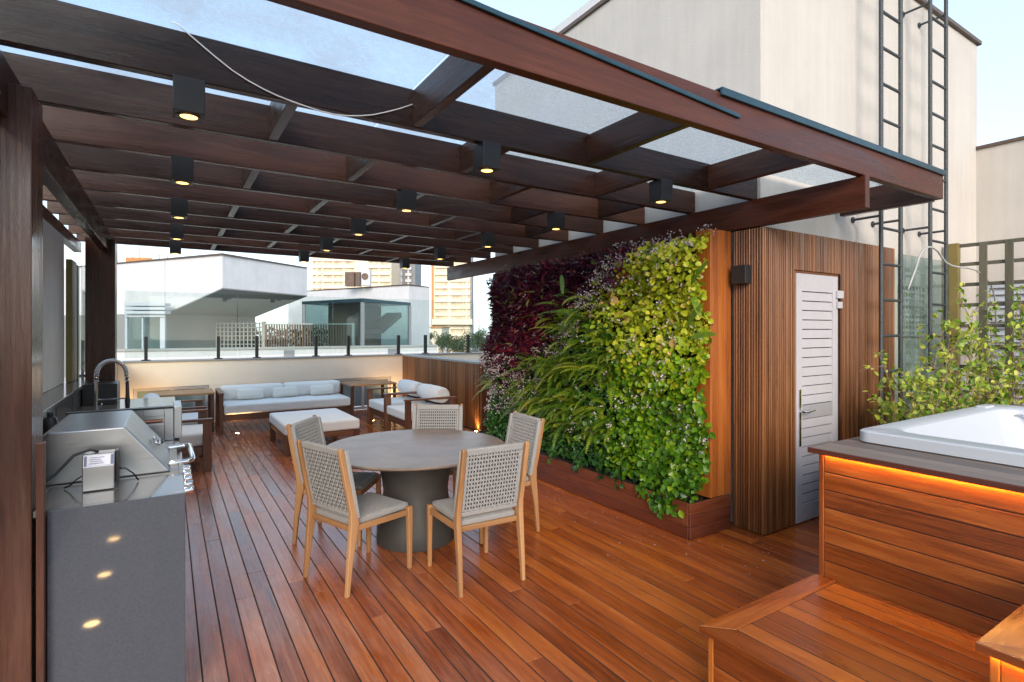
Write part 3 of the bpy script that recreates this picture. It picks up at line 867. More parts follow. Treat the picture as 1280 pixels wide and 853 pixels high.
# sprays of small white blossom
for i in range(1050):
    for tr in range(60):
        y, z = random.uniform(YA, YB), random.uniform(.6, 2.5)
        a = abs((y - (3.62 + max(0, 2.45 - z) * 1.15)))
        pr_ = max(math.exp(-(a / .22) ** 2), .55 if (z > 2.3 and y < 4.0) else 0, .8 if (y > 5.4 and z < 1.35) else 0, .10 if y < 4.5 else .02)
        if random.random() < pr_: break
    p = Vector((3.71 - bulge(y, z) - random.uniform(0, .05), y, z))
    if z > 2.36: p.x += .1
    for q in range(random.randint(3, 7)):
        c = p + rv() * .014
        leaf(mm['flower'], c, rv(), OUT + rv() * .6, random.uniform(.012, .022), .015, random.random(), 'oval', .1)
tag(mm['purple'].build('purple_foliage', 'l_purple'), 'dark purple and wine red foliage filling the upper far part of the living wall', 'plants', kind='stuff')
tag(mm['yellow'].build('yellow_foliage', 'l_yellow'), 'yellow-green small round leaves in the upper near part of the living wall', 'plants', kind='stuff')
tag(mm['green'].build('green_foliage', 'l_green'), 'bright green leaves in the lower near part of the living wall spilling over the planter', 'plants', kind='stuff')
tag(mm['deep'].build('deep_green_foliage', 'l_deep'), 'deep green small leaves along the foot and far edge of the living wall', 'plants', kind='stuff')
tag(mm['fern'].build('fern_foliage', 'l_fern'), 'arching fern fronds massed across the middle of the living wall', 'ferns', kind='stuff')
tag(mm['flower'].build('blossom_foliage', 'l_flower'), 'tiny white blossoms sprinkled over the living wall', 'blossom', kind='stuff')
m = MB()
for i in range(90):
    x_, y_ = 3.42 - abs(random.gauss(0, .35)), random.uniform(2.75, 4.6)
    if random.random() < .25: x_, y_ = random.uniform(3.1, 4.0), random.uniform(2.2, 2.8)
    L = random.uniform(.006, .014); leaf(m, Vector((x_, y_, .004)), Vector((random.gauss(0, 1), random.gauss(0, 1), .05)), Vector((0, 0, 1)), L, L * .8, random.random(), 'oval', .2)
tag(m.build('fallen_petals', 'l_flower'), 'tiny pale petals fallen on the deck before the planter', 'petals', kind='stuff')
# single strap fronds leaning over the timber column and one among the purple
for i, (y, z, dy, dz, L, lb) in enumerate((
        (2.93, 2.03, -.55, .45, .30, 'sword fern frond pointing up across the timber column'), (2.93, 1.95, -.50, -.55, .27, 'sword fern frond drooping across the timber column'),
        (2.94, 1.58, -.75, .22, .34, 'lowest long sword fern frond lying across the timber column'), (2.95, 1.70, -.5, .5, .24, 'short sword fern frond at the column, above the lowest one'),
        (4.55, 2.22, -.75, -.55, .34, 'single bright green fern frond among the purple foliage'))):
    m = MB()
    p = Vector((3.57 if i < 4 else 3.50, y, z)); d = Vector((-.22 if i < 4 else -.5, dy, dz)); W = .052; n = 18; q = p.copy(); d.normalize(); o = Vector((-.85, -.45, .3))
    for k in range(n):
        s = k / n; d = (d + Vector((.0, 0, -.02))).normalized(); st = L / n; sd = d.cross(o).normalized(); wv = W * .5 * (math.sin(math.pi * (.14 + .86 * s)) ** .6)
        for sg in (1, -1):
            m.add([q, q + d * st * .95, q + d * st * 1.05 + sd * sg * wv * .95, q + d * st * .1 + sd * sg * wv], [(0, 1, 2, 3)], random.uniform(.45, .62))
        q = q + d * st
    fr = m.build('fern_frond', 'l_fern'); tag(fr, lb, 'fern frond', 'single sword fern fronds')

# ================================================================== HOT TUB CORNER
TX = 3.03; TY = 1.615
t = thing('hot_tub_surround', 'raised timber box around the hot tub with amber strip light under its lip', 'deck box', (4.4, .5, 0))
m = MB()
zs = [0.004 + .0966 * k for k in range(11)]
for k in range(10):
    m.box(TX, TX + .022, -1.6, TY - .024, zs[k], zs[k] + .0925, axis=1)
    m.box(TX + .001, 6.2, TY - .022, TY, zs[k], zs[k] + .0925, axis=0)
m.box(TX - .004, TX + .02, TY - .0235, TY + .003, .01, .968, axis=2)
m.build('cladding', 'clad', t, bevel=.004, seg=2)
m = MB(); m.box(TX + .005, 3.5, -1.6, TY - .03, .01, .968); m.box(3.5, 6.15, 1.53, TY - .03, .01, .955); m.box(5.5, 6.15, -1.6, 1.5, .01, .955); m.build('core', 'dark', t)
m = MB()
for k in range(4):
    a = TX - .032 + k * .108; m.box(a, a + .1045, -1.6, TY + .035, .972, 1.0, axis=1)
for k in range(4): m.box(3.402, 6.2, TY + .035 - .05 - k * .0, TY + .035, .972, 1.0, axis=0) if k == 0 else None
m.box(5.5, 6.2, -1.6, TY - .02, .972, 1.0, axis=1)
m.build('top_boards', 'grey_wood', t, bevel=.004)
m = MB(); m.box(TX - .042, TX - .0325, -1.6, TY + .045, .970, .999, axis=1); m.box(TX - .032, 6.2, TY + .0355, TY + .045, .970, .999, axis=0); m.build('nosing', 'planter', t, bevel=.003)
m = MB(); m.box(TX - .014, TX - .003, -1.6, TY - .03, .9685, .9715); m.build('strip_light', 'led', t)

t = thing('hot_tub', 'white acrylic hot tub sunk into the timber surround', 'hot tub', (4.4, .6, 1))
ox0, ox1, oy0, oy1 = 3.365, 5.45, -.75, 1.59
def rrect(x0, x1, y0, y1, r, z, n=6):
    ps = []
    for cx_, cy_, a0 in ((x1 - r, y1 - r, 0), (x0 + r, y1 - r, 90), (x0 + r, y0 + r, 180), (x1 - r, y0 + r, 270)):
        for k in range(n + 1):
            a = rad(a0 + 90 * k / n); ps.append(Vector((cx_ + r * math.cos(a), cy_ + r * math.sin(a), z)))
    return ps
secs = [rrect(ox0 + .02, ox1 - .02, oy0 + .02, oy1 - .02, .06, 1.0), rrect(ox0, ox1, oy0, oy1, .07, 1.008), rrect(ox0, ox1, oy0, oy1, .07, 1.062), rrect(ox0 + .008, ox1 - .008, oy0 + .008, oy1 - .008, .07, 1.070),
        rrect(ox0 + .13, ox1 - .16, oy0 + .13, oy1 - .11, .16, 1.072), rrect(ox0 + .15, ox1 - .18, oy0 + .15, oy1 - .13, .16, 1.06), rrect(ox0 + .20, ox1 - .23, oy0 + .2, oy1 - .19, .2, .85), rrect(ox0 + .24, ox1 - .28, oy0 + .25, oy1 - .25, .22, .58),
        rrect(ox0 + .34, ox1 - .4, oy0 + .35, oy1 - .35, .2, .55)]
n = len(secs[0]); vs = [p for r_ in secs for p in r_]; fs = []
for k in range(len(secs) - 1):
    for i in range(n):
        j = (i + 1) % n; fs.append([k * n + i, k * n + j, (k + 1) * n + j, (k + 1) * n + i])
fs.append([(len(secs) - 1) * n + i for i in range(n)])
m = MB(); m.add(vs, fs); m.build('shell', 'acrylic', t, smooth='angle')
m = MB()
m.cushion(5.30, 5.42, .85, 1.25, 1.06, 1.09, .012, .1, 8); m.build('headrest', 'acrylic', t, smooth=True)
m = MB(); m.cushion(5.06, 5.22, 1.49, 1.56, 1.066, 1.086, .01, .1, 8); m.build('headrest', 'acrylic', t, smooth=True)
for (u, v) in ((1277, 527), (1279, 561)):
    c = atX(u, v, 5.235); c.x = 5.235
    m = MB()
    ring = [(.062, 0), (.064, .012), (.054, .016), (.046, .008)]
    vs, fs = [], []
    for r_, hh in ring:
        for k in range(20):
            a = 2 * math.pi * k / 20; vs.append(c + Vector((-hh, r_ * math.cos(a), r_ * math.sin(a) * .8)))
    for i in range(3):
        for k in range(20): j = (k + 1) % 20; fs.append([i * 20 + k, i * 20 + j, (i + 1) * 20 + j, (i + 1) * 20 + k])
    m.add(vs, fs); m.build('jet', 'chrome', t, smooth=True)

def step_box(label, x0, x1, y0, y1, z0, z1, nb, led=False):
    t = thing('deck_step', label, 'step', (x0, y1, z0), 'timber steps up to the hot tub')
    m = MB(); h = (z1 - .03 - z0) / nb
    for k in range(nb):
        m.box(x0 + .03, x0 + .052, y0, y1 - .055, z0 + .006 + k * h, z0 + (k + 1) * h, axis=1)
        m.box(x0 + .0535, x1, y1 - .052, y1 - .03, z0 + .006 + k * h, z0 + (k + 1) * h, axis=0)
    m.box(x0 + .027, x0 + .052, y1 - .0535, y1 - .028, z0 + .004, z1 - .031, axis=2)
    m.build('side_boards', 'clad', t, bevel=.003)
    m = MB(); m.box(x0 + .036, x1 - .003, y0, y1 - .058, z0 + .005, z1 - .002); m.build('core', 'dark', t)
    m = MB()
    B = .112
    # border boards with a mitred corner, then the infill boards
    m.add([(x0, y0, z1 - .028), (x0, y1, z1 - .028), (x0 + B, y1 - B, z1 - .028), (x0 + B, y0, z1 - .028), (x0, y0, z1), (x0, y1, z1), (x0 + B, y1 - B, z1), (x0 + B, y0, z1)], [(0, 1, 2, 3)[::-1], (4, 5, 6, 7), (0, 4, 5, 1)[::-1], (1, 5, 6, 2)[::-1], (2, 6, 7, 3)[::-1], (3, 7, 4, 0)[::-1]], .15, None, 1)
    m.add([(x0 + .002, y1, z1 - .028), (x1, y1, z1 - .028), (x1, y1 - B, z1 - .028), (x0 + B + .002, y1 - B, z1 - .028), (x0 + .002, y1, z1), (x1, y1, z1), (x1, y1 - B, z1), (x0 + B + .002, y1 - B, z1)], [(0, 1, 2, 3)[::-1], (4, 5, 6, 7), (0, 4, 5, 1)[::-1], (1, 5, 6, 2)[::-1], (2, 6, 7, 3)[::-1], (3, 7, 4, 0)[::-1]], .55, None, 0)
    xx = x0 + B + .007
    while xx < x1 - .01:
        e = min(xx + .0973, x1); m.box(xx, e, y0, y1 - B - .004, z1 - .028, z1, axis=1); xx += .1045
    m.build('top_boards', 'clad', t, bevel=.0016)
    if led:
        m = MB(); m.box(x0 + .018, x0 + .028, y0, y1 - .03, z1 - .0315, z1 - .0285); m.build('strip_light', 'led', t)
    return t
step_box('low wide timber step in front of the hot tub box', 2.045, TX - .005, -1.6, 1.632, 0, .30, 2)
step_box('upper timber step with a light under its edge, on the low step', 2.18, TX - .005, -1.6, .672, .302, .65, 3, True)

# ================================================================== GLASS SCREEN, TRELLIS, HOSE, SHRUBS
m = MB(); m.box(6.28, 7.52, 2.55, 2.562, .5, 2.42)
tag(m.build('glass_screen', 'tint_glass'), 'clear glass screen between the closet and the trellis', 'glass screen')
t = thing('trellis_fence', 'dark weathered timber trellis with square openings at the right', 'trellis', (7.6, 2.4, 0))
m = MB(); m.box(7.56, 7.64, 2.485, 2.60, 0, 2.63); m.build('post', 'olive', t, bevel=.004)
ys_ = [2.27, 2.05, 1.83, 1.60, 1.38, 1.15, .9]
for y in ys_:
    m = MB(); m.box(7.585, 7.61, y - .035, y + .035, 0, 2.61, axis=2); m.build('upright', 'trellis', t, bevel=.003)
for z in (2.60, 2.385, 2.155, 1.925, 1.69, 1.46, 1.23, 1.0, .77):
    m = MB(); m.box(7.611, 7.632, .6, 2.485, z - .02, z + .02, axis=1); m.build('crossbar', 'trellis', t, bevel=.003)
pts = [(1135, 362), (1139, 351), (1145, 335), (1149, 321), (1154, 313), (1160, 309), (1166, 309.5), (1172, 314), (1177, 321), (1182, 328), (1189, 332), (1197, 334), (1209, 335), (1220, 338), (1231, 346), (1239, 357), (1243, 370), (1244.5, 385), (1245, 420)]
m = MB(); m.tube([atY(u, v, 2.30) for u, v in pts], .009, 8)
tag(m.build('hose', 'hose', smooth=True), 'grey hose arching between the ladders and the trellis', 'hose')

m = MB(); m.box(4.6, 7.5, 1.70, 2.36, 0, .10); tag(m.build('soil_bed', 'soil'), kind='structure')
m = MB()
for a, b, c, d in ((4.57, 4.598, 1.69, 2.37), (7.502, 7.53, 1.69, 2.37)): m.box(a, b, c, d, 0, .55)
m.box(4.6, 7.5, 1.672, 1.698, 0, .55); m.box(4.6, 7.5, 2.362, 2.385, 0, .55)
tag(m.build('shrub_planter', 'planter', bevel=.003), 'low red-brown timber planter behind the hot tub holding the shrubs', 'planter')
random.seed(5)
def shrub(label, x, y, hgt, spread, nst):
    t = thing('shrub', label, 'shrub', (x, y, .1), 'yellow-green shrubs behind the hot tub')
    st, lf = MB(), MB()
    for s in range(nst):
        a = random.uniform(0, 2 * math.pi); r = random.uniform(.02, .12)
        p = Vector((x + r * math.cos(a), y + r * math.sin(a) * .6, .1))
        d = Vector((math.cos(a) * random.uniform(.05, .5) * spread, math.sin(a) * .16, 1)).normalized()
        H = hgt * random.uniform(.55, 1.0); n = 14; pts = [p.copy()]
        for i in range(n):
            d = (d + Vector((random.gauss(0, .09), random.gauss(0, .05), random.gauss(0, .04)))).normalized()
            p = p + d * (H / n); pts.append(p.copy())
            if p.z > .5:
                for q in range(random.randint(1, 2)):
                    bd = (d * .5 + Vector((random.gauss(0, .8), random.gauss(0, .5), random.gauss(.1, .4)))).normalized(); bl = random.uniform(.06, .24)
                    bp = [p.copy(), p + bd * bl * .5, p + bd * bl + Vector((0, 0, -.02))]
                    st.tube(bp, [.0025, .002, .001], 4)
                    for l in range(random.randint(3, 8)):
                        c = bp[0].lerp(bp[2], random.uniform(.1, 1.05)) + rv() * .012
                        L = random.uniform(.03, .062)
                        if random.random() < .06: L *= 1.5
                        leaf(lf, c, bd + rv() * .7, Vector((0, -.3, 1)) + rv() * .7, L, L * .6, min(1, max(0, random.gauss(.48, .25))), 'oval', .2)
        st.tube(pts, [.006 * (1 - .7 * i / n) for i in range(n + 1)], 5)
    st.build('stems', 'twig', t); lf.build('foliage', 'l_shrub', t)
shrub('yellow-green shrub growing at the foot of the left ladder', 5.25, 2.05, 1.55, 1.0, 14)
shrub('bushy yellow-green shrub in the middle, between the two ladders', 5.85, 2.05, 1.75, 1.0, 15)
shrub('low dense shrub just behind the tub, below the glass screen', 6.35, 2.12, 1.5, 1.1, 15)
shrub('tall straggly shrub in front of the trellis post', 6.85, 1.98, 1.95, 1.0, 14)
shrub('tall shrub at the right edge in front of the trellis', 7.25, 1.90, 2.15, .8, 15)

# ================================================================== DINING SET
TC = Vector((1.66, 4.04, 0))
t = thing('dining_table', 'round dark stone dining table on a flared grey pedestal', 'table', TC)
m = MB(); m.lathe([(.02, .700), (.66, .700), (.70, .706), (.712, .716), (.712, .724), (.706, .73), (.02, .7301)], TC, 96); m.build('tabletop', 'table_top', t, smooth='angle')
m = MB(); prof = [(.02, .002), (.300, .002), (.304, .02), (.296, .12), (.272, .26), (.256, .34), (.252, .40), (.262, .48), (.285, .58), (.305, .68), (.306, .698), (.02, .6985)]
m.lathe(prof, TC, 64); m.build('pedestal', 'table_base', t, smooth='angle')

def ring4(c, a, b, ha, hb): 
    c = Vector(c); a = Vector(a); b = Vector(b)
    return [c - a * ha - b * hb, c + a * ha - b * hb, c + a * ha + b * hb, c - a * ha + b * hb]
def make_chair():
    t = thing('dining_chair', '', 'chair', (0, 0, 0), 'rope dining chairs round the table')
    EX, EY, EZ = (1, 0, 0), (0, 1, 0), (0, 0, 1)
    lean = lambda z: -.215 - max(0, z - .44) * .20
    for s in (-1, 1):
        m = MB(); y = s * .226
        m.loft([ring4((-.262, y, 0), EX, EY, .014, .013), ring4((-.245, y, .2), EX, EY, .018, .015), ring4((-.222, y, .37), EX, EY, .027, .0165), ring4((-.212, y, .44), EX, EY, .030, .017), ring4((-.222, y, .52), EX, EY, .022, .016), ring4((lean(.7), y, .7), EX, EY, .018, .015), ring4((lean(.90), y, .90), EX, EY, .017, .0145), ring4((lean(.918), y, .922), EX, EY, .010, .0125)])
        m.build('leg', 'teak', t, bevel=.005, smooth='angle')
    for s in (-1, 1):
        m = MB(); y = s * .222
        m.loft([ring4((.25, y, 0), EX, EY, .014, .014), ring4((.25, y, .2), EX, EY, .017, .015), ring4((.248, y, .40), EX, EY, .020, .017), ring4((.246, y, .432), EX, EY, .019, .016)])
        m.build('leg', 'teak', t, bevel=.005, smooth='angle')
    m = MB()
    for s in (-1, 1): m.bar((-.19, s * .221, .405), (.232, s * .221, .392), .022, .036)
    m.bar((-.212, -.205, .40), (-.212, .205, .40), .022, .034); m.bar((.246, -.202, .392), (.246, .202, .392), .022, .034)
    m.build('seat_rail', 'teak', t, bevel=.004)
    # seat: rope wound over a frame, woven on top
    seat = MB(); seat.cushion(-.205, .262, -.204, .204, .408, .452, .016, -.05, 12); so = seat.build('seat', 'rope_dark', t, smooth=True)
    wv = MB()
    def ribbons(m, na, nb, P, wa, th, amp):
        """interlaced strands; P(a,b,h) maps the unit square to the panel"""
        for j in range(nb):
            b = (j + .5) / nb; rings = []
            for i in range(2 * na + 1):
                a = i / (2 * na); ph = math.sin(math.pi * (i * .5) + math.pi * j) if i % 2 else 0
                h = amp * (1 if ((i // 2 + j) % 2 == 0) else -1) if i % 2 else 0
                hw = wa * .5 / nb
                rings.append([P(a, b - hw, h - th), P(a, b + hw, h - th), P(a, b + hw * .6, h + th), P(a, b - hw * .6, h + th)])
            m.loft(rings, tone=random.random())
        for i in range(na):
            a = (i + .5) / na; rings = []
            for j in range(2 * nb + 1):
                b = j / (2 * nb); h = -amp * (1 if ((i + j // 2) % 2 == 0) else -1) if j % 2 else 0
                hw = wa * .5 / na
                rings.append([P(a - hw, b, h - th), P(a + hw, b, h - th), P(a + hw * .6, b, h + th), P(a - hw * .6, b, h + th)])
            m.loft(rings, tone=random.random())
    ribbons(wv, 20, 22, lambda a, b, h: Vector((-.185 + .425 * b, -.19 + .38 * a, .4525 + h)), .86, .0016, .002)
    wv.build('seat_weave', 'rope_dark', so)
    # back: wound rope border (solid) with an open weave inside, front and rear layer
    z0, z1 = .475, .915
    def PB(off): return lambda a, b, h: Vector((lean(z0 + (z1 - z0) * b) + .012 + off + h, -.205 + .41 * a, z0 + (z1 - z0) * b))
    bd = MB()
    def slab(a0, a1, b0, b1):
        f = PB(.026); g = PB(-.014)
        bd.hexa([f(a0, b0, 0), f(a1, b0, 0), f(a1, b1, 0), f(a0, b1, 0)], [g(a0, b0, 0), g(a1, b0, 0), g(a1, b1, 0), g(a0, b1, 0)])
    slab(0, 1, 0, .07); slab(0, 1, .90, 1.0); slab(0, .055, .071, .899); slab(.945, 1, .071, .899)
    # the wound side bands stand proud in front of the wooden uprights
    for s in (-1, 1):
        bd.hexa([(lean(.47) + .018, s * .207, .468), (lean(.47) + .05, s * .207, .468), (lean(.47) + .05, s * .243, .468), (lean(.47) + .018, s * .243, .468)], [(lean(.905) + .018, s * .207, .905), (lean(.905) + .048, s * .207, .905), (lean(.905) + .048, s * .243, .905), (lean(.905) + .018, s * .243, .905)])
    bo = bd.build('backrest', 'rope', t, bevel=.007, smooth='angle')
    wb = MB()
    for off in (.024, -.013):
        f = PB(off)
        ribbons(wb, 18, 14, lambda a, b, h: f(.05 + .90 * a, .065 + .84 * b, h), .52, .0018, .0026)
    wb.build('back_weave', 'rope', bo)
    ln = MB(); f = PB(.008); g = PB(.004); ln.hexa([f(.05, .065, 0), f(.95, .065, 0), f(.95, .905, 0), f(.05, .905, 0)], [g(.05, .065, 0), g(.95, .065, 0), g(.95, .905, 0), g(.05, .905, 0)])
    ln.build('back_shade_sheet', 'weave_shade', bo)  # added black sheet between the layers, painting the shade in the weave holes
    return t
ch0 = make_chair()
CH = [((1.098, 3.666), 20.4, 'rope dining chair with its back to the camera, left of the two nearest'),
      ((1.755, 3.245), 88.5, 'rope dining chair with its back to the camera, right of the two nearest'),
      ((2.30, 3.865), 177, 'rope dining chair in front of the living wall'),
      ((2.07, 4.61), -122.4, 'rope dining chair across the table facing the camera, before the armchairs'),
      ((1.165, 4.435), -37, 'rope dining chair at the ottoman side, half hidden by the nearest left chair')]
for i, (p, a, lb) in enumerate(CH):
    o = ch0 if i == 0 else dup(ch0)
    o.location = (p[0], p[1], 0); o.rotation_euler = (0, 0, rad(a)); o['label'] = lb

# ================================================================== LOUNGE
t = thing('sofa', 'long low timber sofa with pale cushions against the far parapet', 'sofa', (1.74, 10.05, 0))
SX0, SX1, SY0, SY1 = .68, 2.78, 9.6, 10.5
for xx in (SX0, SX1 - .055):
    for yy in (SY0, SY1 - .07):
        m = MB(); m.box(xx, xx + .055, yy, yy + .07, 0, .62, axis=2); m.build('leg', 'lounge_wood', t, bevel=.004)
    m = MB(); m.box(xx - .004, xx + .06, SY0 - .01, SY1 + .01, .622, .65, axis=1); m.build('armrest', 'lounge_wood', t, bevel=.005)
m = MB(); m.box(SX0 + .056, SX1 - .056, SY0 + .005, SY0 + .045, .2, .31, axis=0); m.box(SX0 + .056, SX1 - .056, SY1 - .05, SY1 - .01, .2, .31, axis=0)
m.box(SX0 + .056, SX1 - .056, SY0 + .046, SY1 - .051, .27, .30, axis=0); m.box(SX0 + .056, SX1 - .056, SY1 - .045, SY1 - .015, .45, .62, axis=0)
m.build('frame', 'lounge_wood', t, bevel=.004)
m = MB(); m.cushion(SX0 + .06, SX1 - .06, SY0 - .015, SY1 - .06, .302, .46, .035, .06, 16); m.build('seat_cushion', 'fabric', t, smooth=True)
mid = (SX0 + SX1) / 2
for a, b in ((SX0 + .06, mid - .005), (mid + .005, SX1 - .06)):
    m = MB(); m.cushion(a, b, SY1 - .28, SY1 - .06, .455, .70, .06, .12, 14); m.build('back_cushion', 'fabric', t, smooth=True)
for (u, lb) in ((313, 'leftmost of the three small pale pillows on the sofa'), (357, 'middle one of the three small pale pillows on the sofa'), (403, 'rightmost of the three small pale pillows on the sofa')):
    c = atY(u, 492, 10.12)
    m = MB(); R_ = Matrix.Rotation(rad(-24), 3, 'X') @ Matrix.Rotation(rad(random.uniform(-3, 3)), 3, 'Y')
    m.cushion(c.x - .21, c.x + .21, 10.08, 10.20, .465, .645, .05, .35, 12, R_)
    o = m.build('pillow', 'pillow', smooth=True); tag(o, lb, 'pillow', 'pillows on the sofa')

def corner_table(label, x0, x1, y0, y1):
    t = thing('corner_table', label, 'table', ((x0 + x1) / 2, (y0 + y1) / 2, 0), 'corner tables beside the sofa')
    m = MB(); 
    n = 6; w_ = (y1 - y0) / n
    for k in range(n): m.box(x0, x1, y0 + k * w_, y0 + (k + 1) * w_ - .004, .605, .632, axis=0)
    m.build('tabletop', 'top_wood', t, bevel=.003)
    for xx in (x0 + .01, x1 - .06):
        for yy in (y0 + .01, y1 - .06):
            m = MB(); m.box(xx, xx + .05, yy, yy + .05, 0, .604, axis=2); m.build('leg', 'lounge_wood', t, bevel=.003)
corner_table('brown slatted corner table left of the sofa, behind the left armchairs', -.28, .64, 9.95, 10.7)
corner_table('brown slatted corner table right of the sofa, by the timber parapet', 2.81, 3.70, 9.95, 10.7)

def make_armchair():
    """faces +X, width along Y; the front legs carry flat timber arms"""
    t = thing('armchair', '', 'armchair', (0, 0, 0), 'low timber armchairs with bolsters')
    W, D = .92, .82
    for s in (-1, 1):
        y = s * (W / 2 - .03)
        for xx, hw in ((D / 2 - .045, .045), (-D / 2 + .045, .045)):
            m = MB(); m.box(xx - hw, xx + hw, y - .024, y + .024, 0, .588, axis=2); m.build('leg', 'lounge_wood', t, bevel=.004)
        m = MB(); m.box(-D / 2 - .01, D / 2 + .012, y - .035, y + .035, .59, .615, axis=0); m.build('armrest', 'lounge_wood', t, bevel=.005)
    m = MB(); a = W / 2 - .056
    m.box(D / 2 - .075, D / 2 - .035, -a, a, .19, .29, axis=1); m.box(-D / 2 + .03, -D / 2 + .07, -a, a, .19, .29, axis=1)
    m.box(-D / 2 + .071, D / 2 - .076, -a, -a + .03, .19, .29, axis=0); m.box(-D / 2 + .071, D / 2 - .076, a - .03, a, .19, .29, axis=0)
    m.box(-D / 2 + .071, D / 2 - .076, -a + .031, a - .031, .26, .285, axis=1)
    m.box(-D / 2 + .02, -D / 2 + .045, -a, a, .40, .55, axis=1)
    m.build('frame', 'lounge_wood', t, bevel=.004)
    m = MB(); m.cushion(-D / 2 + .06, D / 2 - .005, -a + .004, a - .004, .292, .435, .03, .07, 14); m.build('seat_cushion', 'fabric', t, smooth=True)
    m = MB(); n = 24; secs = []
    for yy, r in ((-a + .01, .08), (-a + .012, .105), (-a + .03, .12), (-.15, .128), (.15, .128), (a - .03, .12), (a - .012, .105), (a - .01, .08)):
        secs.append([Vector((-D / 2 + .19 + r * math.cos(2 * math.pi * k / n), yy, .632 + r * math.sin(2 * math.pi * k / n))) for k in range(n)])
    m.loft(secs); m.build('bolster', 'fabric', t, smooth='angle')
    return t
ac = make_armchair()
AC = [((.02, 7.65), 0, 'left-hand armchair nearer to the grill, facing the ottoman'), ((.02, 8.82), 0, 'left-hand armchair next to the corner table, behind the nearer one'),
      ((3.36, 8.02), 180, 'right-hand armchair nearer to the dining table, by the timber parapet'), ((3.36, 8.94), 180, 'right-hand armchair next to the corner table, farther from the dining table')]
for i, (p, a, lb) in enumerate(AC):
    o = ac if i == 0 else dup(ac)
    o.location = (p[0], p[1], 0); o.rotation_euler = (0, 0, rad(a)); o['label'] = lb

t = thing('ottoman', 'low square ottoman with a thick pale cushion on a timber frame', 'ottoman', (1.77, 8.15, 0))
OX0, OX1, OY0, OY1 = 1.28, 2.26, 7.53, 8.78
for xx in (OX0, OX1 - .075):
    for yy in (OY0, OY1 - .075):
        m = MB(); m.box(xx, xx + .075, yy, yy + .075, 0, .262, axis=2); m.build('leg', 'lounge_wood', t, bevel=.004)
m = MB(); m.box(OX0 + .076, OX1 - .076, OY0 + .01, OY0 + .05, .19, .26, axis=0); m.box(OX0 + .076, OX1 - .076, OY1 - .05, OY1 - .01, .19, .26, axis=0)
m.box(OX0 + .01, OX0 + .05, OY0 + .076, OY1 - .076, .19, .26, axis=1); m.box(OX1 - .05, OX1 - .01, OY0 + .076, OY1 - .076, .19, .26, axis=1); m.box(OX0 + .051, OX1 - .051, OY0 + .051, OY1 - .051, .235, .258, axis=0)
m.build('frame', 'lounge_wood', t, bevel=.004)
m = MB(); m.cushion(OX0 - .005, OX1 + .005, OY0 - .005, OY1 + .005, .264, .405, .03, .05, 16); m.build('cushion', 'fabric', t, smooth=True)

# lamps let into the deck
def deck_light(label, x, y):
    r = .036 if y < 5 else .024
    t = thing('deck_light', label, 'deck light', (x, y, 0), 'lamps let into the deck')
    m = MB(); m.lathe([(r + .019, .0012), (r + .019, .004), (r, .004), (r, .0012)], (x, y, 0), 24); m.build('trim_ring', 'chrome', t)
    m = MB(); m.lathe([(r - .0005, .0012), (r - .001, .0035), (.005, .0036)], (x, y, 0), 20); m.build('lens', 'deck_glow', t)
    if y > 5:
        ld = bpy.data.lights.new('deck_light_beam', 'SPOT'); ld.energy = 12 if y > 10.5 else 6; ld.color = (1, .62, .25); ld.spot_size = rad(120); ld.spot_blend = .8; ld.shadow_soft_size = .03
        lo = bpy.data.objects.new('deck_light_beam', ld); COL.objects.link(lo); lo.parent = t; lo.location = (0, 0, .02); lo.rotation_euler = (math.pi, 0, 0)
deck_light('glowing deck lamp in front of the left end of the sofa', .93, 10.35 - .75)
deck_light('glowing deck lamp between the sofa and the right armchairs', 3.12, 9.62)
deck_light('glowing deck lamp at the near end of the timber parapet', 4.21, 7.72)
for x, lb in ((-.35, 'deck lamp washing the left end of the far parapet'), (3.95, 'deck lamp washing the right end of the far parapet')):
    deck_light(lb, x, 10.88)
for y, lb in ((.385, 'farthest of three deck lamps mirrored in the counter end'), (1.12, 'middle of three deck lamps mirrored in the counter end'), (1.84, 'nearest of three deck lamps mirrored in the counter end')):
    deck_light(lb, -.36, y)

# ================================================================== OUTDOOR KITCHEN
t = thing('kitchen_counter', 'grey granite outdoor kitchen counter with a polished end panel', 'counter', (-.2, 4.8, 0))
m = MB(); m.box(-.409, .065, 2.83, 2.86, 0, .92); m.build('end_panel', 'granite', t, bevel=.002)
m = MB(); m.box(-.457, .065, 2.8605, 3.25, .893, .9195); m.box(-.694, -.458, 3.10, 3.25, .893, .92); m.box(-.694, .065, 3.96, 6.95, .893, .92); m.box(-.694, -.50, 3.251, 3.959, .893, .92); m.build('worktop', 'granite_light', t, bevel=.003)
m = MB(); m.box(-.40, .045, 2.862, 3.24, .02, .89); m.box(-.69, .045, 3.242, 6.94, .02, .80); m.box(-.69, .045, 3.97, 6.94, .801, .89); m.build('cabinet', 'granite', t)
m = MB(); m.box(-.69, -.42, 6.55, 6.93, .921, 1.12); m.build('end_block', 'black', t, bevel=.004)
m = MB(); m.box(-.437, -.411, 2.79, 2.829, 0, 1.205, axis=2)
tag(m.build('timber_plank', 'post_dark', bevel=.004), 'narrow dark timber plank upright between post and counter', 'plank')

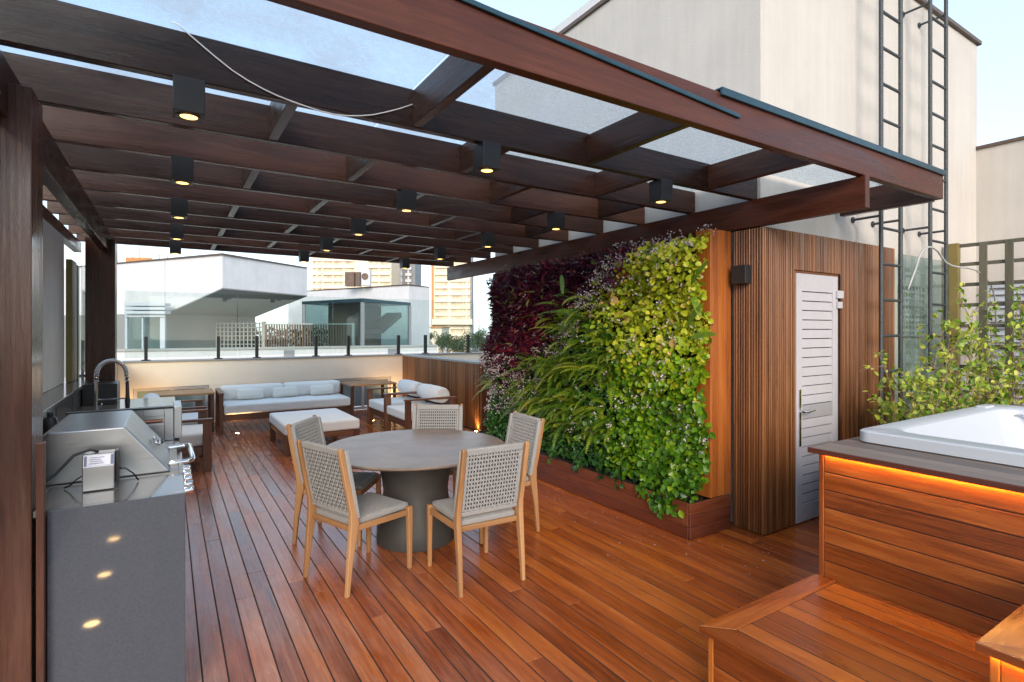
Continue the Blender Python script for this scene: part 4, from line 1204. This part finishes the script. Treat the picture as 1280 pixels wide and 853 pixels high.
t = thing('grill', 'stainless steel gas grill with an angular closed hood set in the counter', 'grill', (-.2, 3.6, .9))
GY0, GY1 = 3.27, 3.93
def hood_poly(y): return [Vector((-.55, y, .925)), Vector((-.55, y, 1.10)), Vector((-.47, y, 1.172)), Vector((-.18, y, 1.172)), Vector((.012, y, .925))]
m = MB(); m.prism(hood_poly(GY0), (0, GY1 - GY0, 0)); hood = m.build('hood', 'steel', t, bevel=.008, seg=3)
m = MB(); m.tube([(.004, GY0 + .10, .945), (.09, GY0 + .10, .948), (.112, GY0 + .13, .95), (.112, GY1 - .13, .95), (.09, GY1 - .10, .948), (.004, GY1 - .10, .945)], .014, 12); m.build('handle', 'chrome', hood, smooth='angle')
m = MB(); c = Vector((-.062, GY0 + .30, 1.03)); nn = Vector((.79, 0, .61)); tt = Vector((-.61, 0, .79))
pts = [c + Vector((0, math.cos(a) * .07, 0)) + tt * (math.sin(a) * .022) + nn * (.012) for a in [2 * math.pi * k / 20 for k in range(21)]]
m.tube(pts, .007, 8); m.build('thermometer', 'chrome', hood, smooth=True)
m = MB(); c = Vector((-.03, GY1 - .12, .99)); m.bar(c + nn * .002 - Vector((0, .05, 0)), c + nn * .002 + Vector((0, .05, 0)), .012, .012, up=tuple(nn)); m.build('badge', 'black', hood)
m = MB(); m.box(.046, .072, 3.25, 3.955, .58, .888); m.build('control_panel', 'steel', t, bevel=.004)
for k in range(5):
    y = 3.34 + k * .13
    m = MB(); vs = []; n = 16; rings = []
    for xx, r in ((.073, .028), (.082, .028), (.083, .024), (.112, .021), (.116, .017)):
        rings.append([Vector((xx, y + r * math.cos(2 * math.pi * q / n), .80 + r * math.sin(2 * math.pi * q / n))) for q in range(n)])
    m.loft(rings); m.build('knob', 'chrome', t, smooth='angle')
m = MB(); m.box(-.49, .044, 3.252, 3.958, .80, .924); m.build('firebox', 'steel', t)

t = thing('rotisserie_motor', 'small steel rotisserie motor box with a sticker beside the grill hood', 'motor box', (-.26, 3.1, .92))
m = MB(); m.prism([Vector((-.325, 3.07, .922)), Vector((-.325, 3.07, 1.03)), Vector((-.325, 3.095, 1.085)), Vector((-.325, 3.17, 1.085)), Vector((-.325, 3.17, .922))], (.118, 0, 0)); m.build('housing', 'steel', t, bevel=.004)
m = MB(); m.box(-.206, -.192, 3.10, 3.165, .94, 1.09); m.build('side_plate', 'black', t, bevel=.002)
m = MB(); d = Vector((0, .025, .055)).normalized(); nn = Vector((0, -.055, .025)).normalized()
def lab(x0, x1, s0, s1, off, m): 
    b = Vector((0, 3.07, 1.03)); P = lambda x, s: Vector((x, 0, 0)) + b + d * s + nn * off
    m.add([P(x0, s0), P(x1, s0), P(x1, s1), P(x0, s1), P(x0, s0) - nn * .001, P(x1, s0) - nn * .001, P(x1, s1) - nn * .001, P(x0, s1) - nn * .001], [(0, 1, 2, 3), (7, 6, 5, 4), (0, 4, 5, 1), (1, 5, 6, 2), (2, 6, 7, 3), (3, 7, 4, 0)])
lab(-.308, -.222, .006, .052, .0018, m); st = m.build('sticker', 'label', t)
m = MB()
for q in range(4): lab(-.300 + .004 * (q % 2), -.245 - .006 * (q % 3), .014 + q * .009, .0165 + q * .009, .003, m)
lab(-.318, -.309, .006, .052, .002, m); lab(-.221, -.211, .006, .052, .002, m)
m.build('print', 'ink', st)
m = MB(); m.tube([(-.27, 3.13, 1.086), (-.30, 3.13, 1.10), (-.36, 3.13, 1.08), (-.42, 3.10, 1.01), (-.50, 3.08, .95), (-.56, 3.10, .93)], .006, 8); m.tube([(-.192, 3.13, 1.0), (-.17, 3.13, .998), (-.14, 3.15, .965), (-.12, 3.17, .925)], .0035, 6); m.tube([(-.326, 3.13, .985), (-.35, 3.13, .97), (-.375, 3.16, .94), (-.40, 3.19, .925)], .0035, 6)
m.build('power_cord', 'black', t, smooth=True)

t = thing('burner_lid', 'upright stainless side burner lid with a slot behind the grill', 'lid', (-.2, 4.3, .92))
m = MB(); LY = 4.22
m.box(-.52, -.135, LY, LY + .02, .922, 1.13); m.box(-.02, .03, LY, LY + .02, .922, 1.13); m.box(-.134, -.021, LY, LY + .02, .922, 1.03); m.box(-.134, -.021, LY, LY + .02, 1.085, 1.13)
m.box(-.52, .03, LY + .021, LY + .05, .922, 1.10)
m.build('panel', 'steel', t, bevel=.002)
m = MB(); m.box(.032, .078, LY - .004, LY + .40, .93, 1.135); m.build('flange', 'steel', t, bevel=.004)
m = MB(); m.box(-.524, .031, LY - .006, LY + .055, 1.131, 1.143); m.build('top_trim', 'black', t, bevel=.002)
m = MB(); m.tube([(-.13, LY + .014, 1.05), (-.03, LY + .014, 1.05)], .012, 8); m.build('pipe', 'copper', t)

t = thing('faucet', 'tall chrome spring neck kitchen faucet on the counter', 'faucet', (-.46, 5.5, .92))
m = MB(); m.tube([(-.49, 5.5, .921), (-.49, 5.5, 1.24)], .011, 10); m.lathe([(.03, .921), (.03, .935), (.012, .94)], (-.49, 5.5, 0), 16)
m.tube([(-.49, 5.5, 1.08), (-.30, 5.5, 1.08)], .006, 8); m.tube([(-.49, 5.5, 1.0), (-.45, 5.46, 1.05)], .006, 8); m.build('riser', 'chrome', t, smooth='angle')
m = MB(); sp = []
path = [Vector((-.49, 5.5, 1.22)), Vector((-.49, 5.5, 1.27))] + [Vector((-.39 - .10 * math.cos(a), 5.5, 1.28 + .115 * math.sin(a))) for a in [math.pi * k / 16 for k in range(1, 16)]] + [Vector((-.29, 5.5, 1.27)), Vector((-.285, 5.5, 1.2))]
m.tube(path, .008, 8); m.build('inner_hose', 'black', t, smooth=True)
m = MB(); hel = []
for i in range(len(path) - 1):
    for k in range(14):
        s = k / 14; p = path[i].lerp(path[i + 1], s); a = (path[i + 1] - path[i]).normalized(); u = Vector((0, 1, 0)); x_ = a.cross(u).normalized()
        th = 2 * math.pi * ((i + s) * 2.2); hel.append(p + (x_ * math.cos(th) + u * math.sin(th)) * .0145)
m.tube(hel, .0045, 5); m.build('spring', 'chrome', t, smooth=True)
m = MB(); m.tube([(-.285, 5.5, 1.21), (-.283, 5.5, 1.10), (-.283, 5.5, 1.06), (-.283, 5.5, .99)], [.012, .014, .019, .016], 12); m.build('spray_head', 'black', t, smooth='angle')

t = thing('black_bottle', 'small black canister on the counter behind the grill hood', 'canister', (-.6, 4.2, .92))
m = MB(); m.lathe([(.01, .921), (.036, .921), (.038, .93), (.038, 1.10), (.03, 1.12), (.016, 1.125), (.016, 1.15), (.005, 1.152)], (-.60, 4.25, 0), 20); m.build('body', 'black', t, smooth='angle')

# ================================================================== BEYOND THE PARAPET
def fbox(m, u0, u1, v0, v1, D, dep, axis=None):
    """a box whose near face spans the given measured directions at distance D, running dep metres back"""
    a, b = at(u0, v1, D), at(u1, v1, D); zt = at(u0, v0, D).z
    q = [a, b, b + FW * dep, a + FW * dep]
    m.hexa(q, [Vector((p.x, p.y, zt)) for p in q])
    return m
def corner_block(m, c, l, r, zb, zt):
    """block with corner c and side ends l, r on plan"""
    o = l + r - c
    m.hexa([Vector((p.x, p.y, zb)) for p in (c, r, o, l)], [Vector((p.x, p.y, zt)) for p in (c, r, o, l)])

# white cantilevered house
A = at(278, 319, 28); Lf = at(150, 330, 28 * 93 / 82); Rr = at(384, 336, 28 * 93 / 76)
Lf = A + (Lf - A) * 1.6
zt = A.z; zb = at(278, 360, 28).z
dL = (Lf - A); dR = (Rr - A); dL.z = dR.z = 0
Ln = A + dL * ((278 - 207) / (278 - 140) * .64); z2 = at(207, 392, 30).z
t = thing('neighbour_house', 'white modern house with a sloping cantilevered upper storey beyond the parapet', 'house', (A.x, A.y, -14))
m = MB(); P = lambda p, z: Vector((p.x, p.y, z))
m.hexa([P(A, zb), P(A + dR, zb), P(Ln + dR, z2), P(Ln, z2)], [P(A, zt), P(A + dR, zt), P(Ln + dR, zt), P(Ln, zt)])
m.hexa([P(Ln + dL * .003, z2), P(Ln + dR, z2), P(Ln + dR + dL * .8, z2), P(Ln + dL * .8, z2)], [P(Ln + dL * .003, zt), P(Ln + dR, zt), P(Ln + dR + dL * .8, zt), P(Ln + dL * .8, zt)])
m.build('wall', 'white', t)
m = MB(); m.hexa([P(Ln + dL * .003, -14), P(Ln + dR, -14), P(Ln + dR + dL * .8, -14), P(Ln + dL * .8, -14)], [P(Ln + dL * .003, z2 - .005), P(Ln + dR, z2 - .005), P(Ln + dR + dL * .8, z2 - .005), P(Ln + dL * .8, z2 - .005)])
m.build('lower_wall', 'soffit', t)  # shade of the overhang above is put into this grey wall colour
m = MB(); e = .06
m.hexa([P(A, zb - e), P(A + dR, zb - e), P(Ln + dR, z2 - e), P(Ln, z2 - e)], [P(A, zb - .01), P(A + dR, zb - .01), P(Ln + dR, z2 - .01), P(Ln, z2 - .01)]); m.build('soffit', 'soffit', t)
m = MB(); off = -(dL.normalized() + dR.normalized()) * .12
m.hexa([P(A + off, zt + .002), P(A + dR + off * .3, zt + .002), P(Lf + dR, zt + .002), P(Lf + off * .3, zt + .002)], [P(A + off, zt + .08), P(A + dR + off * .3, zt + .08), P(Lf + dR, zt + .08), P(Lf + off * .3, zt + .08)]); m.build('roof', 'brownmetal', t)
m = MB(); 
for u in (166, 174, 182):
    p = at(u, 331, 34); p.z = zt + .08; m.box(p.x - .35, p.x + .35, p.y - .3, p.y + .3, p.z, p.z + .55)
m.build('roof_equipment', 'tower_orange', t)
m = MB()
for u0, u1, hh in ((165, 174, 1.2), (174, 185, 1.0), (190, 199, .8), (199, 209, .7)):
    a, b = at(u0, 331, 34), at(u1, 331, 34); a.z = b.z = zt + .08
    m.tube([a, a + Vector((0, 0, hh)), b + Vector((0, 0, hh)), b], .03, 6)
m.build('roof_railing', 'alu_dark', t)
m = MB(); fbox(m, 207, 252, 402, 440, 33.5, .3); m.build('ground_floor_wall', 'soffit', t)
m = MB(); fbox(m, 221, 229, 413, 421, 33.4, .08); m.build('window', 'tower_grey', t)
m = MB(); fbox(m, 235, 241, 405, 408, 33.4, .08); m.build('vent', 'tower_grey', t)
m = MB(); fbox(m, 157, 205, 397, 437, 29.2, .1); m.build('glass_door', 'tint_glass', t)
m = MB(); fbox(m, 156, 159, 395, 438, 29.0, .12); fbox(m, 200, 206, 395, 438, 29.0, .12); fbox(m, 156, 206, 393, 396.5, 28.9, .12); fbox(m, 177, 179, 396.6, 437, 29.0, .1); m.build('door_frame', 'shutter', t)
m = MB()
for k in range(3): fbox(m, 155, 206, 379 + k * 5, 382.5 + k * 5, 28.7 - .0 * k, .5)
m.build('awning_louvres', 'shutter', t)
m = MB(); fbox(m, 157, 205, 380, 392, 29.4, .1); m.build('awning_box', 'alu_dark', t)

t = thing('lattice_screen', 'square lattice screen under the cantilever of the white house', 'screen', at(290, 440, 33))
m = MB()
for k in range(17):
    u = 250 + k * 4.9; fbox(m, u, u + 1.3, 403, 437, 33.2, .06)
for k in range(7):
    v = 404 + k * 5.2; fbox(m, 250, 330, v, v + 1.0, 33.26, .05)
m.build('lattice', 'concrete', t)
m = MB(); fbox(m, 246, 250, 402, 438, 33.1, .15); fbox(m, 327, 331, 402, 438, 33.1, .15); m.build('frame', 'concrete', t)
t = thing('slat_screen', 'brown vertical slat screen in front of the glass pavilion', 'screen', at(390, 440, 33))
m = MB()
for k in range(34):
    u = 332 + k * 3.24; fbox(m, u, u + 1.5, 406, 437, 32.6, .08)
m.build('slats', 'brown_slats', t)
m = MB(); fbox(m, 331, 442, 404.5, 406, 32.5, .12); fbox(m, 440, 443, 404, 438, 32.4, .15); m.build('frame', 'concrete', t)
t = thing('hedge', 'dark green hedge behind the slat screen', 'hedge', at(390, 440, 36))
random.seed(11)
m = MB()
for i in range(1400):
    p = at(random.uniform(252, 440), random.uniform(412, 440), random.uniform(34.5, 36)); leaf(m, p, rv(), rv(), random.uniform(.18, .35), .16, random.uniform(0, .9), 'oval')
m.build('foliage', 'l_tree', t)

t = thing('neighbour_parapet', 'long low white parapet with two vents just beyond our balustrade', 'wall', at(300, 450, 16))
m = MB(); 
a, b = at(120, 438, 17.2), at(545, 431, 22.5); a.z = b.z = 1.0
m.bar(Vector((a.x, a.y, -1.4)), Vector((b.x, b.y, -1.4)), .3, 4.7); m.build('wall', 'white', t)
m = MB(); m.bar(Vector((a.x, a.y, .98)), Vector((b.x, b.y, .98)), .42, .07); m.build('coping', 'concrete', t)
for s in (.50, .835):
    c = a.lerp(b, s); dd = (b - a).normalized(); nn = Vector((dd.y, -dd.x, 0))
    m = MB(); m.bar(Vector((c.x, c.y, .62)) + nn * .155 - dd * .18, Vector((c.x, c.y, .62)) + nn * .155 + dd * .18, .03, .55); m.build('vent', 'tower_grey', t)
m = MB(); dd = (b - a).normalized(); nn = Vector((-dd.y, dd.x, 0))
q0, q1 = Vector((a.x, a.y, .3)), Vector((b.x, b.y, .3))
m.hexa([q0 + nn * .2, q1 + nn * .2, q1 + nn * 16, q0 + nn * 16], [p + Vector((0, 0, .1)) for p in (q0 + nn * .2, q1 + nn * .2, q1 + nn * 16, q0 + nn * 16)])
tag(m.build('neighbour_terrace', 'concrete'), kind='structure')

# glass pavilion
t = thing('glass_pavilion', 'dark framed glass pavilion with a flat blue-grey roof next door', 'pavilion', at(453, 440, 30))
C_ = at(453, 377, 30); L_ = at(380, 380, 33); R_ = at(512, 381, 34.5); z1 = C_.z; z0 = at(453, 437, 30).z
dl, dr_ = L_ - C_, R_ - C_; dl.z = dr_.z = 0
m = MB(); corner_block(m, C_ - (dl + dr_) * .03, C_ + dl * 1.04, C_ + dr_ * 1.03, z1 - .02, z1 + .16); m.build('roof', 'teal', t)
for p in (C_, C_ + dl, C_ + dr_, C_ + dl * .5 * 0 + dr_ * .0 + dl + dr_):
    m = MB(); m.box(p.x - .09, p.x + .09, p.y - .09, p.y + .09, z0, z1 - .03); m.build('post', 'tower_grey', t)
m = MB()
for p, q in ((C_, C_ + dl), (C_, C_ + dr_), (C_ + dl, C_ + dl + dr_), (C_ + dr_, C_ + dl + dr_)):
    m.bar(Vector((p.x, p.y, (z0 + z1) / 2)), Vector((q.x, q.y, (z0 + z1) / 2)), .03, z1 - z0 - .08)
m.build('glazing', 'tint_glass', t)
m = MB(); s0, s1 = C_ + dl * .1 + dr_ * .35, C_ + dr_ * 1.05 + dl * .3
m.bar(Vector((s0.x, s0.y, z0 + 1.0)), Vector((s1.x, s1.y, z1 - .6)), 1.0, .3); m.build('stair', 'brown_slats', t)
m = MB(); c = C_ + dl * .55 + dr_ * .75; m.box(c.x - 2.2, c.x + .6, c.y - 1.0, c.y + 1.0, z0, z1 - .06); m.build('inner_wall', 'brown_slats', t)

# white building behind with the AC unit
t = thing('white_building', 'low white building behind the glass pavilion with a unit on its roof', 'building', at(450, 440, 42))
C2 = at(511, 357, 42); L2 = at(360, 366, 42 * 55 / 46); R2 = at(537, 360, 42 * 55 / 52)
m = MB(); corner_block(m, C2, L2, R2, -14, C2.z); m.build('wall', 'white', t)
m = MB(); d1, d2 = (L2 - C2), (R2 - C2); corner_block(m, C2 - (d1.normalized() + d2.normalized()) * .1, L2, R2, C2.z + .005, C2.z + .09); m.build('roof', 'brownmetal', t)
tz = C2.z + .09
p = at(457, 360, 43.5)
t = thing('condenser', 'grey air conditioning condenser on the white building roof', 'condenser', (p.x, p.y, tz))
def cam_box(m, c, wd, dep, h): 
    q = [c - RT * wd / 2, c + RT * wd / 2, c + RT * wd / 2 + FW * dep, c - RT * wd / 2 + FW * dep]
    m.hexa(q, [x_ + Vector((0, 0, h)) for x_ in q])
p.z = tz
m = MB(); cam_box(m, p, .72, .5, 1.3); m.build('body', 'alu', t, bevel=.03)
m = MB(); c = p + Vector((0, 0, .75)) - RT * .05
rings = []
for off, r in ((-.02, .27), (-.05, .27), (-.05, .22), (-.021, .2)):
    rings.append([c + FW * off + RT * r * math.cos(2 * math.pi * k / 20) + Vector((0, 0, r * math.sin(2 * math.pi * k / 20))) for k in range(20)])
m.loft(rings); m.build('fan', 'brown_slats', t, smooth='angle')
for (u, wd, lb) in ((437, .75, 'brown louvred cabinet left of the condenser on the white roof'), (447, .35, 'narrow brown cabinet touching the condenser on the white roof')):
    p = at(u, 360, 43.8); p.z = tz
    m = MB(); cam_box(m, p, wd, .6, 1.15)
    for k in range(5): cam_box(m, p + Vector((0, 0, .1 + k * .21)) - FW * .03, wd * .9, .028, .09)
    tag(m.build('roof_cabinet', 'brown_slats'), lb, 'cabinet', 'brown cabinets on the white roof')

# far towers
def tower(label, u0, u1, vt, D, dep, floors, mats, cut=None):
    t = thing('apartment_tower', label, 'tower', at((u0 + u1) / 2, 440, D), 'apartment towers on the skyline')
    a, b = at(u0, vt, D), at(u1, vt, D); zt_ = a.z; W = (b - a).length; r = RT
    base = Vector((a.x, a.y, -14))
    m = MB(); q = [base, base + r * W, base + r * W + FW * dep, base + FW * dep]; m.hexa(q, [Vector((x_.x, x_.y, zt_)) for x_ in q]); m.build('wall', mats[0], t)
    fh = 3.0; n = int((zt_ + 14) / fh)
    bal, win = MB(), MB()
    for k in range(n):
        z = zt_ - .6 - (k + 1) * fh
        for c0, c1 in (cut or ((.02, .98),)):
            s0, s1 = base + r * (W * c0), base + r * (W * c1)
            q = [Vector((s0.x, s0.y, z)) - FW * 1.1, Vector((s1.x, s1.y, z)) - FW * 1.1, Vector((s1.x, s1.y, z)) - FW * .01, Vector((s0.x, s0.y, z)) - FW * .01]
            bal.hexa(q, [x_ + Vector((0, 0, 1.25)) for x_ in q])
    for c0, c1 in (cut or ((.02, .98),)):
        s0, s1 = base + r * (W * c0), base + r * (W * c1)
        q = [s0 - FW * .08, s1 - FW * .08, s1 - FW * .012, s0 - FW * .012]; win.hexa(q, [Vector((x_.x, x_.y, zt_ - .5)) for x_ in q])
        nn_ = max(2, int((c1 - c0) * W / 4.2))
        for j in range(1, nn_):
            e0 = s0 + (s1 - s0) * (j / nn_) - r * .5; e1 = e0 + r * random.uniform(.8, 1.6)
            q = [e0 - FW * .5, e1 - FW * .5, e1 - FW * .085, e0 - FW * .085]; bal.hexa(q, [Vector((x_.x, x_.y, zt_ - .45)) for x_ in q])
    bal.build('balconies', mats[1], t); win.build('glazing', mats[2], t)
    return t
random.seed(3)
t1 = tower('wide pale tower lit by low sun, left on the skyline', 389, 489, 300, 240, 18, 0, ('tower', 'tower', 'tower_dark'), ((.02, .13), (.15, .54), (.72, .99)))
t2 = tower('dark grey narrow tower with stacked balconies next to the wide one', 489, 519, 290, 265, 18, 0, ('tower_grey', 'white', 'tower_grey'), ((.25, .48), (.6, .85)))
t3 = tower('slim pale tower standing alone on the right of the skyline', 541, 588, 300, 240, 16, 0, ('tower', 'tower', 'tower_dark'), ((.06, .80), (.82, .99)))
m = MB(); fbox(m, 539, 541.5, 296, 440, 238.8, 4); m.build('side_column', 'tower_orange', t3)
m = MB(); fbox(m, 588, 590, 300, 440, 239, 10); m.build('side_column', 'tower_grey', t3)
m = MB(); fbox(m, 540, 590, 399, 406, 236, 4); m.build('podium', 'tower', t3)
t = thing('podium_building', 'low warm-toned house between the trees at the tower foot', 'building', at(560, 440, 150))
m = MB(); fbox(m, 538, 552, 410, 470, 120, 14); m.build('wall', 'tower', t)
m = MB(); fbox(m, 537, 553, 408.5, 410, 119.5, 15); m.build('roof', 'tower_orange', t)
t = thing('antenna_mast', 'thin grey antenna mast right of the slim tower', 'mast', at(599, 440, 160))
m = MB(); p0, p1 = at(599, 440, 160), at(599, 379, 160); m.tube([p0, p1], [.25, .12], 6); m.build('pole', 'alu', t)

def tree(label, u, vtop, D, wpx, seed, mat='l_tree', vbase=470):
    random.seed(seed)
    base = at(u, 412, D); base.z = -14
    top = at(u, vtop, D); H = top.z + 14; R = wpx / FPX * D / 2
    t = thing('tree', label, 'tree', base, 'trees beyond the parapet')
    m = MB(); m.tube([base, base + Vector((0, 0, H * .35)), base + Vector((.2, .1, H * .75))], [R * .10, R * .08, R * .03], 8)
    cl = []
    for i in range(13):
        c = base + Vector((random.gauss(0, .42) * R, random.gauss(0, .42) * R, H - R * random.uniform(.25, 1.5)))
        cl.append((c, R * random.uniform(.3, .5))); m.tube([base + Vector((0, 0, H * .5)), base.lerp(c, .7) + Vector((0, 0, H * .1)), c], [R * .05, R * .035, R * .01], 5)
    m.build('trunk', 'bark', t)
    lf = MB()
    for c, r in cl:
        for q in range(190):
            d = rv().normalized(); p = c + Vector((d.x, d.y, d.z * .8)) * r * random.uniform(.55, 1.08); s = R * random.uniform(.06, .12)
            leaf(lf, p, rv() + d * .5, d + rv() * .5, s, s * .7, min(1, max(0, random.gauss(.45, .25))), 'oval')
    lf.build('crown', mat, t)
tree('broad green tree in front of the slim tower', 566, 411, 70, 34, 1)
tree('dark tree at the right end of the balustrade, by the living wall', 598, 409, 55, 34, 2)
tree('small rounded green tree inside the view of the pavilion glazing', 468, 424, 52, 18, 3)
tree('low dark tree behind the last balustrade stubs', 583, 421, 48, 34, 4)
tree('pale green tree just left of the slim tower foot', 548, 414, 85, 26, 6)
tree('small green tree behind the pavilion stair', 505, 418, 60, 22, 8)
